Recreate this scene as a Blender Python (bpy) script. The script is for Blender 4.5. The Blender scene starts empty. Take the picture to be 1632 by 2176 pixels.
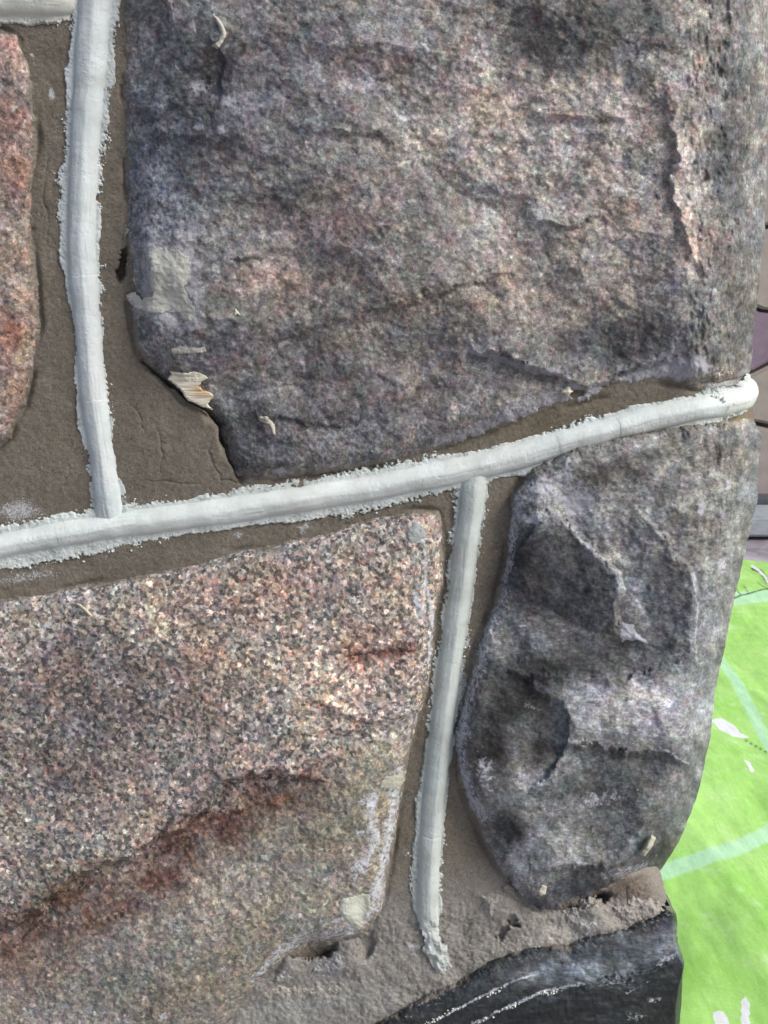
import bpy, math, random
import numpy as np
from mathutils import Vector

# ------------------------------------------------------------------ camera, sky, sun
F = 2135.0                     # focal length in photo pixels (photo 1632 x 2176)
PITCH = math.radians(14.0)
CAMZ = 0.63
DW = 0.6 * math.cos(PITCH)     # camera to wall plane (y = 0)
scene = bpy.context.scene
cam_d = bpy.data.cameras.new("camera")
cam = bpy.data.objects.new("camera", cam_d)
scene.collection.objects.link(cam)
cam.location = (0, -DW, CAMZ)
cam.rotation_euler = (math.radians(90) - PITCH, 0, 0)
cam_d.sensor_fit = 'VERTICAL'
cam_d.sensor_height = 24.0
cam_d.lens = 24.0 * F / 2176.0
cam_d.clip_start = 0.01
cam_d.clip_end = 500
cam_d.dof.use_dof = True
cam_d.dof.focus_distance = 0.60
cam_d.dof.aperture_fstop = 26.0
scene.camera = cam

SUN_V = Vector((0.64, -0.40, 0.64)).normalized()     # direction towards the sun
w = bpy.data.worlds.new("World"); scene.world = w; w.use_nodes = True
nt = w.node_tree
sky = nt.nodes.new('ShaderNodeTexSky'); sky.sky_type = 'NISHITA'; sky.sun_disc = False
sky.sun_elevation = math.asin(SUN_V.z)
sky.sun_rotation = math.atan2(SUN_V.x, SUN_V.y)
sky.air_density = 1.0; sky.dust_density = 2.5; sky.ozone_density = 1.0
nt.links.new(sky.outputs[0], nt.nodes['Background'].inputs[0])
nt.nodes['Background'].inputs[1].default_value = 0.095
sl = bpy.data.lights.new("sun", 'SUN'); sl.energy = 2.3; sl.angle = math.radians(24)
sl.color = (1.0, 0.985, 0.975)
so = bpy.data.objects.new("sun", sl); scene.collection.objects.link(so)
so.rotation_euler = SUN_V.to_track_quat('Z', 'Y').to_euler(); so.location = (2, -2, 3)
scene.view_settings.view_transform = 'Standard'
scene.view_settings.look = 'None'
scene.view_settings.exposure = 0.52
scene.view_settings.gamma = 1.0

# ------------------------------------------------------------------ helpers
CP, SP = math.cos(PITCH), math.sin(PITCH)
MM = 0.001
PX = 0.00027
def lin(r, g=None, b=None):
    if g is None: r, g, b = r
    return tuple(((v/255.0)/12.92 if v <= 10 else (((v/255.0)+0.055)/1.055)**2.4) for v in (r, g, b))
def ray(u, v):
    u = np.asarray(u, float); v = np.asarray(v, float)
    a = (u-816)/F; b = (v-1088)/F
    return a, CP - b*SP, -SP - b*CP
def P(u, v, dep):
    """point of the wall region: traced position (u, v), dep metres behind the wall plane"""
    dx, dy, dz = ray(u, v)
    t = (DW + np.asarray(dep))/dy
    return np.stack(np.broadcast_arrays(dx*t, -DW + dy*t, CAMZ + dz*t), -1)
def G(u, v, z=0.0):
    dx, dy, dz = ray(u, v)
    t = (z-CAMZ)/dz
    return np.stack(np.broadcast_arrays(dx*t, -DW + dy*t, CAMZ + dz*t), -1)
def proj(p):
    x = p[..., 0]; y = p[..., 1]+DW; z = p[..., 2]-CAMZ
    f = y*CP - z*SP; up = y*SP + z*CP
    return 816 + F*x/f, 1088 - F*up/f

_T = np.random.RandomState(7).rand(8, 256, 256)
def vn(x, y, seed=0):
    T = _T[seed % 8]
    x = x + seed*37.17; y = y + seed*91.7
    xi = np.floor(x).astype(np.int64); yi = np.floor(y).astype(np.int64)
    fx = x-xi; fy = y-yi
    fx = fx*fx*fx*(fx*(fx*6-15)+10); fy = fy*fy*fy*(fy*(fy*6-15)+10)
    x0 = xi & 255; x1 = (xi+1) & 255; y0 = yi & 255; y1 = (yi+1) & 255
    a = T[x0, y0]; b = T[x1, y0]; c = T[x0, y1]; d = T[x1, y1]
    return (a+(b-a)*fx)*(1-fy) + (c+(d-c)*fx)*fy
def fbm(x, y, s, o=4, seed=0, g=0.5):
    """about -1..1, feature size s"""
    r = 0; a = 1; n = 0
    for i in range(o):
        k = 2.03**i/s
        r = r + a*(vn(x*k, y*k, seed+i*3)*2-1); n += a; a *= g
    return r/n
def facet(x, y, s, seed=0, tilt=0.6, k=0.5, inv=False):
    """upper (or lower) envelope of tilted planes: broken rock, feature size s, result about -1..1"""
    X = x/s; Y = y/s
    xi = np.floor(X).astype(np.int64); yi = np.floor(Y).astype(np.int64)
    best = None
    R = _T; k = k*1.35
    for dx in (-2, -1, 0, 1, 2):
        for dy in (-2, -1, 0, 1, 2):
            if abs(dx)+abs(dy) == 4: continue
            cx = xi+dx; cy = yi+dy
            i = (cx + seed*13) & 255; j = (cy + seed*29) & 255
            px = cx + R[0][i, j]; py = cy + R[1][i, j]
            ex = X-px; ey = Y-py
            h = (R[2][i, j]-0.5)*0.8 + (R[3][i, j]-.5)*2*tilt*ex + (R[4][i, j]-.5)*2*tilt*ey - k*(ex*ex+ey*ey)
            if inv: h = -h
            best = h if best is None else (np.minimum(best, h) if inv else np.maximum(best, h))
    return best
def worley(x, y, s, seed=0):
    X = x/s; Y = y/s
    xi = np.floor(X).astype(np.int64); yi = np.floor(Y).astype(np.int64)
    f1 = np.full(X.shape, 9.0); f2 = f1.copy(); R = _T
    for dx in (-1, 0, 1):
        for dy in (-1, 0, 1):
            cx = xi+dx; cy = yi+dy
            i = (cx + seed*13) & 255; j = (cy + seed*29) & 255
            d = np.hypot(X-cx-R[5][i, j], Y-cy-R[6][i, j])
            f2 = np.minimum(f2, np.maximum(f1, d)); f1 = np.minimum(f1, d)
    return f1, f2
def ss(e0, e1, x):
    t = np.clip((x-e0)/(e1-e0), 0, 1); return t*t*(3-2*t)
def sd_poly(x, y, poly):
    """signed distance, positive inside"""
    poly = np.asarray(poly, float); n = len(poly)
    d2 = np.full(x.shape, 1e18); ins = np.zeros(x.shape, bool)
    for i in range(n):
        ax, ay = poly[i]; bx, by = poly[(i+1) % n]
        ex, ey = bx-ax, by-ay
        wx = x-ax; wy = y-ay
        t = np.clip((wx*ex+wy*ey)/(ex*ex+ey*ey+1e-9), 0, 1)
        d2 = np.minimum(d2, (wx-ex*t)**2+(wy-ey*t)**2)
        if ay != by:
            c = ((ay > y) != (by > y)) & (x < ex*(y-ay)/(by-ay)+ax)
            ins ^= c
    d = np.sqrt(d2)
    return np.where(ins, d, -d)
def pl(x, y, pts):
    """distance to an open polyline, side (+ = right-hand side going along it, image coords: below a left-to-right line), param 0..1"""
    pts = np.asarray(pts, float); seg = np.hypot(*(pts[1:]-pts[:-1]).T); L = seg.sum(); acc = 0
    d2 = np.full(x.shape, 1e18); side = np.zeros(x.shape); tt = np.zeros(x.shape)
    for i in range(len(pts)-1):
        ax, ay = pts[i]; ex, ey = pts[i+1]-pts[i]
        wx = x-ax; wy = y-ay
        t = np.clip((wx*ex+wy*ey)/(ex*ex+ey*ey), 0, 1)
        q = (wx-ex*t)**2+(wy-ey*t)**2
        m = q < d2
        d2 = np.where(m, q, d2); side = np.where(m, np.sign(ex*wy-ey*wx), side)
        tt = np.where(m, (acc+t*seg[i])/L, tt); acc += seg[i]
    return np.sqrt(d2), side, tt
def local(x, y, pts, margin, fn, out):
    """evaluate fn only near the polyline and add it to out (in place)"""
    p = np.asarray(pts, float)
    m = (x > p[:, 0].min()-margin) & (x < p[:, 0].max()+margin) & (y > p[:, 1].min()-margin) & (y < p[:, 1].max()+margin)
    if m.any(): out[m] += fn(*pl(x[m], y[m], p))
def ledges(x, y, lst, out, wseed=3):
    wx = x + 20*fbm(x, y, 46, 4, wseed, .65); wy = y + 20*fbm(x, y, 46, 4, wseed+1, .65)
    for pts, amp, Lp, Lm in lst:
        # + side (below / right of travel) drops by amp at the line and recovers over Lm; - side lifts and fades over Lp
        def fn(d, s, t, amp=amp, Lp=Lp, Lm=Lm):
            tp = np.sin(np.pi*np.clip(t, 0, 1))**0.5
            sdist = d*s
            st = ss(-7, 7, sdist )
            return tp*amp*((1-st)*0.45*np.exp(-d/Lp) - st*0.55*np.exp(-d/Lm))
        local(wx, wy, pts, 7*max(Lp, Lm), fn, out)
def blob(x, y, cx, cy, rx, ry, rot=0):
    c, s = math.cos(math.radians(rot)), math.sin(math.radians(rot))
    a = ((x-cx)*c+(y-cy)*s)/rx; b = (-(x-cx)*s+(y-cy)*c)/ry
    return np.exp(-(a*a+b*b)**1.3)
def interp(v, pts):
    p = np.asarray(pts, float); return np.interp(v, p[:, 0], p[:, 1])

COL = scene.collection
def empty(name, loc=(0, 0, 0)):
    o = bpy.data.objects.new(name, None); COL.objects.link(o); o.location = loc; o.empty_display_size = .05
    return o
def tag(o, **k):
    for a, b in k.items(): o[a] = b
    return o
def link(name, me, mat, parent=None):
    o = bpy.data.objects.new(name, me); COL.objects.link(o)
    if mat: me.materials.append(mat)
    if parent is not None: o.parent = parent
    return o
def mesh_np(name, verts, quads, mat, parent=None, attrs=None, smooth=True):
    used = np.zeros(len(verts), bool); used[quads.ravel()] = True
    idx = np.cumsum(used)-1
    v = verts[used].astype(np.float32); q = idx[quads].astype(np.int32)
    me = bpy.data.meshes.new(name); k = q.shape[1]
    me.vertices.add(len(v)); me.vertices.foreach_set('co', v.ravel())
    me.loops.add(q.size); me.loops.foreach_set('vertex_index', q.ravel())
    me.polygons.add(len(q)); me.polygons.foreach_set('loop_start', np.arange(0, q.size, k, dtype=np.int32))
    me.polygons.foreach_set('loop_total', np.full(len(q), k, np.int32))
    me.update(calc_edges=True)
    me.polygons.foreach_set('use_smooth', np.full(len(q), smooth))
    for an, ar in (attrs or {}).items():
        a = np.ones((len(v), 4), np.float32); ar = ar[used]
        a[:, :ar.shape[1]] = ar
        at = me.attributes.new(an, 'FLOAT_COLOR', 'POINT'); at.data.foreach_set('color', a.ravel())
    me.update()
    return link(name, me, mat, parent)
def grid_obj(name, pos, mask, mat, parent=None, tint=None, msk=None, smooth=True):
    ny, nx = pos.shape[:2]
    i = np.arange(ny*nx).reshape(ny, nx)
    q = np.stack([i[:-1, :-1], i[1:, :-1], i[1:, 1:], i[:-1, 1:]], -1)
    if mask is not None:
        m = mask[:-1, :-1] & mask[1:, :-1] & mask[1:, 1:] & mask[:-1, 1:]
        q = q[m]
    q = q.reshape(-1, 4)
    at = {}
    if tint is not None: at['tint'] = tint.reshape(-1, 3)
    if msk is not None: at['mask'] = msk.reshape(-1, 3)
    return mesh_np(name, pos.reshape(-1, 3), q, mat, parent, at, smooth)

# ------------------------------------------------------------------ material building
def new_mat(name):
    m = bpy.data.materials.new(name); m.use_nodes = True
    nt = m.node_tree; b = nt.nodes['Principled BSDF']
    return m, nt, b
class NB:
    def __init__(s, nt): s.nt = nt; s.n = nt.nodes; s.l = nt.links
    def add(s, t, **k):
        n = s.n.new(t)
        for a, b in k.items(): setattr(n, a, b)
        return n
    def put(s, n, i, v):
        if isinstance(v, bpy.types.NodeSocket): s.l.new(v, n.inputs[i])
        elif v is not None: n.inputs[i].default_value = v
    def attr(s, name):
        n = s.add('ShaderNodeAttribute'); n.attribute_name = name; return n.outputs['Color']
    def coord(s): return s.add('ShaderNodeTexCoord').outputs['Object']
    def mapping(s, vec, scale=(1, 1, 1), rot=(0, 0, 0), loc=(0, 0, 0)):
        n = s.add('ShaderNodeMapping'); s.put(n, 0, vec)
        n.inputs[1].default_value = loc; n.inputs[2].default_value = rot; n.inputs[3].default_value = scale
        return n.outputs[0]
    def noise(s, vec, scale, detail=3, rough=.6, dist=0, out=0):
        n = s.add('ShaderNodeTexNoise'); s.put(n, 'Vector', vec)
        n.inputs['Scale'].default_value = scale; n.inputs['Detail'].default_value = detail
        n.inputs['Roughness'].default_value = rough; n.inputs['Distortion'].default_value = dist
        return n.outputs[out]
    def voro(s, vec, scale, feat='F1', out='Color'):
        n = s.add('ShaderNodeTexVoronoi'); n.feature = feat; s.put(n, 'Vector', vec)
        n.inputs['Scale'].default_value = scale
        return n.outputs[out]
    def ramp(s, fac, stops, interp='LINEAR'):
        n = s.add('ShaderNodeValToRGB'); n.color_ramp.interpolation = interp
        e = n.color_ramp.elements
        while len(e) < len(stops): e.new(0.5)
        for k, (p, c) in enumerate(stops):
            e[k].position = p; e[k].color = (c[0], c[1], c[2], 1) if hasattr(c, '__len__') else (c, c, c, 1)
        s.put(n, 0, fac); return n.outputs[0]
    def mix(s, fac, a, b, mode='MIX'):
        n = s.add('ShaderNodeMix'); n.data_type = 'RGBA'; n.blend_type = mode; n.clamp_result = False
        s.put(n, 0, fac)
        for i, v in ((6, a), (7, b)):
            if isinstance(v, tuple): v = (v[0], v[1], v[2], 1)
            s.put(n, i, v)
        return n.outputs[2]
    def math(s, op, a, b=0.5, c=None, clamp=False):
        n = s.add('ShaderNodeMath'); n.operation = op; n.use_clamp = clamp
        s.put(n, 0, a); s.put(n, 1, b)
        if c is not None: s.put(n, 2, c)
        return n.outputs[0]
    def sep(s, c):
        n = s.add('ShaderNodeSeparateColor'); s.put(n, 0, c); return n.outputs
    def warp(s, vec, scale, amt, detail=2):
        c = s.noise(vec, scale, detail, out=1)
        n = s.add('ShaderNodeVectorMath'); n.operation = 'MULTIPLY_ADD'
        s.put(n, 0, c); n.inputs[1].default_value = (amt, amt, amt); s.put(n, 2, vec)
        return n.outputs[0]
    def bump(s, h, strength, dist, normal=None):
        n = s.add('ShaderNodeBump'); s.put(n, 'Height', h)
        n.inputs['Strength'].default_value = strength; n.inputs['Distance'].default_value = dist
        if normal is not None: s.put(n, 'Normal', normal)
        return n.outputs[0]

def film_mix(N, col, vec, color, scale=330, edge=.2, bed=False):
    """dried mortar film and dust over a stone: strength from the mesh attribute 'mask'"""
    m = N.sep(N.attr('mask'))
    n1 = N.noise(vec, scale, 5, .7)
    f = N.math('ADD', m[0], N.math('MULTIPLY', N.math('SUBTRACT', n1, .5), 2.2))
    f = N.ramp(f, [(.5-edge, 0), (.5+edge, 1)])
    f = N.math('MULTIPLY', f, N.ramp(m[0], [(0.02, 0), (.15, .92)]))
    cc = N.mix(N.noise(vec, scale*.8, 3), tuple(c*.78 for c in color), tuple(min(1, c*1.2) for c in color))
    col = N.mix(f, col, cc)
    if bed:
        n2 = N.noise(vec, 160, 5, .75)
        g = N.math('ADD', m[2], N.math('MULTIPLY', N.math('SUBTRACT', n2, .5), 1.5))
        g = N.math('MULTIPLY', N.ramp(g, [(.42, 0), (.62, .92)]), N.ramp(m[2], [(.03, 0), (.2, 1)]))
        col = N.mix(g, col, N.mix(N.noise(vec, 800, 3), lin(98, 92, 82), lin(140, 132, 120)))
    return col

def stone_mat(name, grains, scale, warp_amt, sc2, soft, stretch=(1, 1, 1), rot=(0, 0, 0), film=(.42, .43, .45), rough=.78, bump=.5, spec=.3, gm=.4, spk=False):
    m, nt, b = new_mat(name); N = NB(nt)
    co = N.coord()
    st = N.mapping(co, stretch, rot)
    wv = N.warp(st, scale*.9, warp_amt, 3)
    r = N.sep(N.voro(wv, scale))[0]
    g1 = N.ramp(r, grains, 'CONSTANT')
    wv2 = N.warp(st, scale*2.1, warp_amt*.6, 3)
    r2 = N.sep(N.voro(wv2, scale*sc2))[1]
    g2 = N.ramp(r2, grains, 'CONSTANT')
    col = N.mix(gm, g1, g2)
    if spk:
        r3 = N.sep(N.voro(N.warp(st, scale*1.3, warp_amt*.9, 3), scale*1.25))[2]
        col = N.mix(1, col, N.ramp(r3, [(0, (.26, .27, .3)), (.18, (.8, .8, .8)), (.45, (1.05, 1.05, 1.05)), (.8, (1.55, 1.53, 1.48)), (.93, (1.15, .86, .74))], 'CONSTANT'), 'MULTIPLY') if spk is True else N.mix(spk, col, N.mix(1, col, N.ramp(r3, [(0, (.3, .31, .34)), (.16, (.75, .75, .77)), (.42, (1.0, 1.0, 1.0)), (.72, (1.35, 1.3, 1.25)), (.86, (1.9, 1.82, 1.75)), (.94, (.95, .6, .55))], 'CONSTANT'), 'MULTIPLY'))
    n = N.noise(wv, scale*.55, 6, .72)
    nn = N.ramp(n, [(.3, .32), (.43, .72), (.55, 1.15), (.7, 2.0)])
    col = N.mix(soft, col, nn)                       # soft noise mottling against crystalline grain
    mg = N.sep(N.attr('mask'))[1]
    col = N.mix(mg, col, N.mix(.5, (.95, .94, .93), nn))
    hue = N.noise(co, 95, 4, .7, out=1)
    hs = N.mix(.22, (1, 1, 1), N.mix(1, hue, (2, 2, 2), 'MULTIPLY'))
    col = N.mix(1, col, hs, 'MULTIPLY')
    col = N.mix(1, col, N.ramp(N.noise(st, scale*2.6, 3, .8), [(.3, .62), (.5, 1.0), (.7, 1.5)]), 'MULTIPLY')
    col = N.mix(1, col, N.attr('tint'), 'MULTIPLY')
    col = film_mix(N, col, co, film, bed=True)
    nt.links.new(col, b.inputs['Base Color'])
    b.inputs['Roughness'].default_value = rough
    b.inputs['Specular IOR Level'].default_value = spec
    h = N.math('ADD', N.noise(wv, scale*.8, 6, .75), N.math('MULTIPLY', r2, .25))
    nt.links.new(N.bump(h, bump, .0012), b.inputs['Normal'])
    return m

GR = [(0, (.12, .13, .16)), (.13, (.5, .5, .54)), (.3, (.85, .83, .82)), (.5, (1.25, 1.2, 1.14)), (.66, (1.3, 1.02, .88)), (.78, (.76, .64, .62)), (.86, (1.9, 1.85, 1.75)), (.95, (.3, .3, .33))]
GG = [(0, (.36, .39, .46)), (.2, (.72, .73, .77)), (.42, (1.02, 1., 1.0)), (.62, (1.25, 1.16, 1.1)), (.78, (1.0, .8, .77)), (.86, (1.6, 1.55, 1.5)), (.95, (.5, .4, .42))]
GD = [(0, (.45, .47, .55)), (.25, (.8, .82, .86)), (.5, (1.05, 1.04, 1.03)), (.75, (1.3, 1.28, 1.25)), (.92, (1.7, 1.66, 1.6))]
M_gneiss = stone_mat('gneiss_grey_pink', GG, 430, .0022, 1.9, .45, (1, 1, 1.1), film=lin(158, 157, 162), bump=.5, spk=.6)
M_pink = stone_mat('granite_pink', GG, 360, .0022, 1.8, .45, spk=True, film=lin(180, 178, 170), bump=.8)
M_gran = stone_mat('granite_speckled', GR, 380, .0018, 1.7, .12, gm=.25, spk=True, film=lin(196, 200, 205), bump=.6)
M_dark = stone_mat('gneiss_dark', GD, 620, .0025, 2.0, .6, (1, 1, 1.7), (0, math.radians(-14), 0), film=lin(180, 180, 186), bump=.5, spk=.45)
M_black = stone_mat('slate_black', GD, 520, .004, 2.0, .75, (.45, 1, 2.0), (0, math.radians(-22), 0), film=lin(200, 205, 212), rough=.5, bump=.5, spec=.4)

def mortar_mat(name, base, var, scale=900, bump=.8, film=None, dist=.0011, wav=False):
    m, nt, b = new_mat(name); N = NB(nt); co = N.coord()
    n1 = N.noise(co, scale, 5, .75)
    n2 = N.noise(co, 60, 4, .6)
    c = N.mix(N.ramp(n1, [(.3, 0), (.7, 1)]), tuple(x*(1-var) for x in base), tuple(min(1, x*(1+var)) for x in base))
    c = N.mix(1, c, N.ramp(n2, [(.3, (.88, .87, .85)), (.7, (1.1, 1.1, 1.12))]), 'MULTIPLY')
    c = N.mix(1, c, N.attr('tint'), 'MULTIPLY')
    g = N.sep(N.voro(co, scale*.9))[0]
    c = N.mix(1, c, N.ramp(g, [(0, .8), (.1, .93), (.5, 1.0), (.93, 1.08), (.99, 1.25)], 'CONSTANT'), 'MULTIPLY') if film is not None else c
    if film is not None: c = film_mix(N, c, co, film, 900)
    nt.links.new(c, b.inputs['Base Color'])
    b.inputs['Roughness'].default_value = .92; b.inputs['Specular IOR Level'].default_value = .15
    nt.links.new(N.bump(N.noise(co, scale*1.2, 4, .8), bump, dist), b.inputs['Normal'])
    return m
M_bed = mortar_mat('mortar_bed_sandy', lin(119, 112, 100), .28, 850, .85, film=lin(190, 192, 192))
M_bead = mortar_mat('mortar_white_fresh', lin(206, 206, 199), .07, 1500, .45, dist=.0006)
M_smear = mortar_mat('mortar_smear_dry', lin(176, 173, 160), .05, 500, .25)
M_wood = None

# ------------------------------------------------------------------ traced outlines (photo pixels)
A_OUT = [(258, -420), (262, -60), (266, 60), (262, 200), (268, 330), (272, 440), (268, 520), (270, 600), (278, 680), (290, 745), (318, 782), (352, 812), (388, 850), (432, 876), (466, 898), (474, 940), (486, 980), (505, 1008), (540, 1022), (620, 1014), (700, 1004), (800, 988), (880, 972), (940, 952), (1000, 930), (1080, 905), (1150, 877), (1250, 852), (1330, 826), (1400, 812), (1440, 816), (1490, 832), (1560, 822), (1700, 790), (1900, 780), (1900, -420)]
A_C = [(-420, 1640), (0, 1636), (120, 1638), (250, 1634), (330, 1628), (400, 1629), (450, 1626), (500, 1624), (545, 1619), (590, 1616), (625, 1611), (650, 1609), (670, 1602), (720, 1599), (745, 1602), (770, 1599), (790, 1594), (808, 1578), (840, 1540), (900, 1500)]
A_E = [(-420, 1400), (0, 1410), (200, 1425), (350, 1440), (480, 1465), (560, 1480), (650, 1470), (800, 1480), (900, 1400)]
B_OUT = [(-420, 60), (-60, 58), (0, 62), (36, 76), (58, 130), (72, 200), (80, 300), (70, 380), (66, 500), (78, 600), (84, 690), (72, 780), (52, 860), (20, 930), (-40, 985), (-420, 1060)]
C_OUT = [(-420, 1322), (0, 1272), (90, 1262), (190, 1242), (330, 1216), (430, 1194), (520, 1168), (600, 1152), (700, 1130), (800, 1100), (880, 1084), (930, 1088), (944, 1150), (946, 1230), (930, 1300), (922, 1400), (905, 1480), (880, 1560), (862, 1650), (842, 1750), (828, 1850), (808, 1940), (770, 1985), (700, 2010), (610, 2040), (550, 2096), (490, 2170), (400, 2260), (250, 2330), (-420, 2380)]
D_OUT = [(1088, 1050), (1130, 995), (1230, 944), (1330, 922), (1440, 908), (1500, 896), (1560, 890), (1660, 880), (1900, 870), (1900, 1850), (1420, 1850), (1350, 1870), (1290, 1898), (1210, 1928), (1150, 1938), (1105, 1905), (1075, 1862), (1030, 1800), (1000, 1725), (972, 1650), (966, 1560), (990, 1460), (1015, 1370), (1046, 1290), (1072, 1200), (1082, 1110)]
D_C = [(840, 1520), (870, 1580), (890, 1601), (905, 1607), (925, 1617), (945, 1618), (970, 1612), (990, 1611), (1010, 1611), (1040, 1612), (1070, 1608), (1095, 1602), (1120, 1597), (1150, 1588), (1190, 1579), (1220, 1572), (1290, 1555), (1340, 1546), (1400, 1535), (1470, 1521), (1520, 1513), (1560, 1509), (1600, 1503), (1640, 1494), (1690, 1481), (1730, 1468), (1760, 1455), (1800, 1436), (1825, 1420), (1850, 1404), (1880, 1360), (1960, 1280)]
D_E = [(840, 1460), (1000, 1480), (1200, 1476), (1400, 1462), (1500, 1440), (1600, 1425), (1700, 1400), (1800, 1340), (1960, 1200)]
E_OUT = [(650, 2300), (790, 2176), (860, 2140), (910, 2112), (970, 2086), (1020, 2052), (1060, 2034), (1100, 2020), (1150, 2008), (1210, 2010), (1250, 1987), (1320, 1970), (1380, 1950), (1416, 1934), (1500, 1922), (1900, 1900), (1900, 2600), (700, 2600)]
E_C = [(1900, 1400), (1925, 1424), (1940, 1436), (1960, 1440), (1985, 1437), (2005, 1441), (2025, 1450), (2045, 1455), (2070, 1452), (2110, 1448), (2176, 1442), (2300, 1436), (2600, 1425)]
E_E = [(1900, 1392), (1945, 1430), (2000, 1431), (2050, 1446), (2100, 1440), (2300, 1428), (2600, 1416)]
M_C = [(-420, 1585), (700, 1575), (780, 1570), (800, 1585), (850, 1596), (885, 1603), (905, 1600), (930, 1560), (1200, 1540), (1500, 1480), (1750, 1420), (1840, 1396), (1858, 1405), (1880, 1411), (1905, 1416), (1920, 1413), (1932, 1419), (1945, 1416), (1965, 1420), (1990, 1410), (2200, 1400), (2600, 1390)]
GAP = [(318, 786), (350, 812), (395, 848), (440, 880), (462, 905), (468, 940), (480, 975), (496, 1004)]

def corner_depth(x):
    x = np.clip(x, 0, 1)
    return 30*x*(0.4+0.6*x) + 26*(1-np.sqrt(np.clip(1-x**4, 0, 1)))

# ------------------------------------------------------------------ height fields (millimetres towards the viewer)
def edge(sd, wob, H, wdt, steep=0):
    s = sd + wob*1.7
    return np.where(s > 0, H*(1-np.exp(-np.maximum(s, 0)/wdt)), s*0.55) - 1.2

def hA(u, v):
    sd = sd_poly(u, v, A_OUT)
    h = edge(sd, 5*fbm(u, v, 30, 5, 1, .75), 15, 38)
    wu = u + 22*fbm(u, v, 120, 3, 11); wv = v + 22*fbm(u, v, 120, 3, 12)
    k = ss(-5, 60, sd)
    h = h + k*(11.0*fbm(u, v, 420, 2, 2) + 9.5*facet(wu, wv*1.15, 230, 3, .9, .5) + 3.0*facet(wu, wv*1.3, 105, 5, .9, .6, True))
    ledges(u, v, [
        ([(985, 738), (1060, 752), (1110, 775), (1190, 798), (1240, 828)], 11, 45, 60),
        ([(1240, 828), (1300, 812), (1370, 782), (1440, 745), (1500, 728)], 7, 40, 40),
        ([(1110, 455), (1160, 480), (1215, 482), (1290, 462)], 4.5, 35, 30),
        ([(1080, 225), (1150, 240), (1220, 248), (1330, 262)], 3.5, 30, 30),
        ([(640, 300), (700, 288), (780, 288), (850, 312)], 2.5, 30, 40),
        ([(560, 735), (700, 690), (850, 640), (1000, 610), (1130, 560)], 3, 60, 60),
        ([(1490, 570), (1465, 540), (1440, 490), (1425, 420), (1432, 300), (1420, 180)], -7, 22, 26),
        ([(500, 620), (490, 560), (550, 545)], 4, 20, 20),
        ([(760, 130), (840, 240), (900, 330), (930, 480)], -3, 60, 60),
        ([(420, 60), (480, 130), (470, 200), (440, 260)], 3, 30, 50),
        ([(470, 895), (560, 880), (660, 905), (760, 900)], 3.5, 40, 40),
        ([(1060, 520), (1080, 600), (1130, 690)], -4, 40, 40)], h)
    rs = ss(1430, 1500, u)       # vertical foliation on the corner strip
    h = h + rs*(4.2*fbm(u, v*.42, 32, 4, 6, .6) + 1.4*fbm(u, v*.4, 12, 3, 8))
    h = h + k*(2.2*fbm(u, v, 80, 3, 4) + .85*fbm(u, v*1.2, 25, 3, 5) + .4*fbm(u, v, 9, 2, 7))
    g = np.zeros_like(h); local(u, v, GAP, 80, lambda d, s, t: -7.5*np.exp(-(d/20)**2)*np.sin(np.pi*np.clip(t, 0.02, 1))**.4, g)
    h = h + g
    h = h - 6*blob(u, v, 292, 590, 20, 55, 0) - 7*blob(u, v, 262, 560, 9, 38, 10) - 4*blob(u, v, 600, 950, 60, 25, -10) - 6*blob(u, v, 1226, 835, 15, 8, 0)
    return h, sd
def hB(u, v):
    sd = sd_poly(u, v, B_OUT)
    h = edge(sd, 4*fbm(u, v, 30, 5, 21, .75), 10, 22); k = ss(-5, 40, sd)
    h = h + k*(3.5*facet(u, v, 120, 9, .9, .5) + 2*fbm(u, v, 80, 3, 22) + .8*fbm(u, v, 22, 3, 23) + .4*fbm(u, v, 9, 2, 24))
    return h, sd
def hC(u, v):
    sd = sd_poly(u, v, C_OUT)
    h = edge(sd, 4*fbm(u, v, 28, 5, 31, .75), 13, 17); k = ss(-5, 60, sd)
    wu = u + 20*fbm(u, v, 120, 3, 32); wv = v + 20*fbm(u, v, 120, 3, 33)
    h = h + k*(6*fbm(u, v, 450, 2, 34) + 4*facet(wu, wv, 260, 17, .8, .5) + 1.6*facet(wu, wv, 90, 19, .9, .6, True))
    ledges(u, v, [
        ([(-60, 1990), (60, 1950), (180, 1850), (320, 1800), (430, 1735), (480, 1660), (560, 1640), (625, 1650), (690, 1655)], 13, 90, 62),
        ([(0, 2010), (110, 1960), (220, 1955), (300, 1925), (450, 1860)], -5, 40, 30),
        ([(620, 1480), (700, 1505), (790, 1540), (880, 1520)], 4, 50, 50),
        ([(740, 1392), (820, 1384), (900, 1368)], 3, 25, 20),
        ([(500, 1620), (600, 1560), (760, 1560), (850, 1600)], 3, 50, 50),
        ([(860, 1130), (900, 1200), (905, 1300), (880, 1420)], -4, 35, 35)], h, 35)
    h = h + k*(1.1*fbm(u, v, 55, 3, 36) + .7*fbm(u, v, 20, 3, 37) + .42*fbm(u, v, 8, 2, 38))
    h = h - 9*blob(u, v, 770, 1915, 14, 30, 20)*0.4
    h = h - 10*blob(u, v, 668, 2012, 44, 22, -8)
    return h, sd
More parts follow.
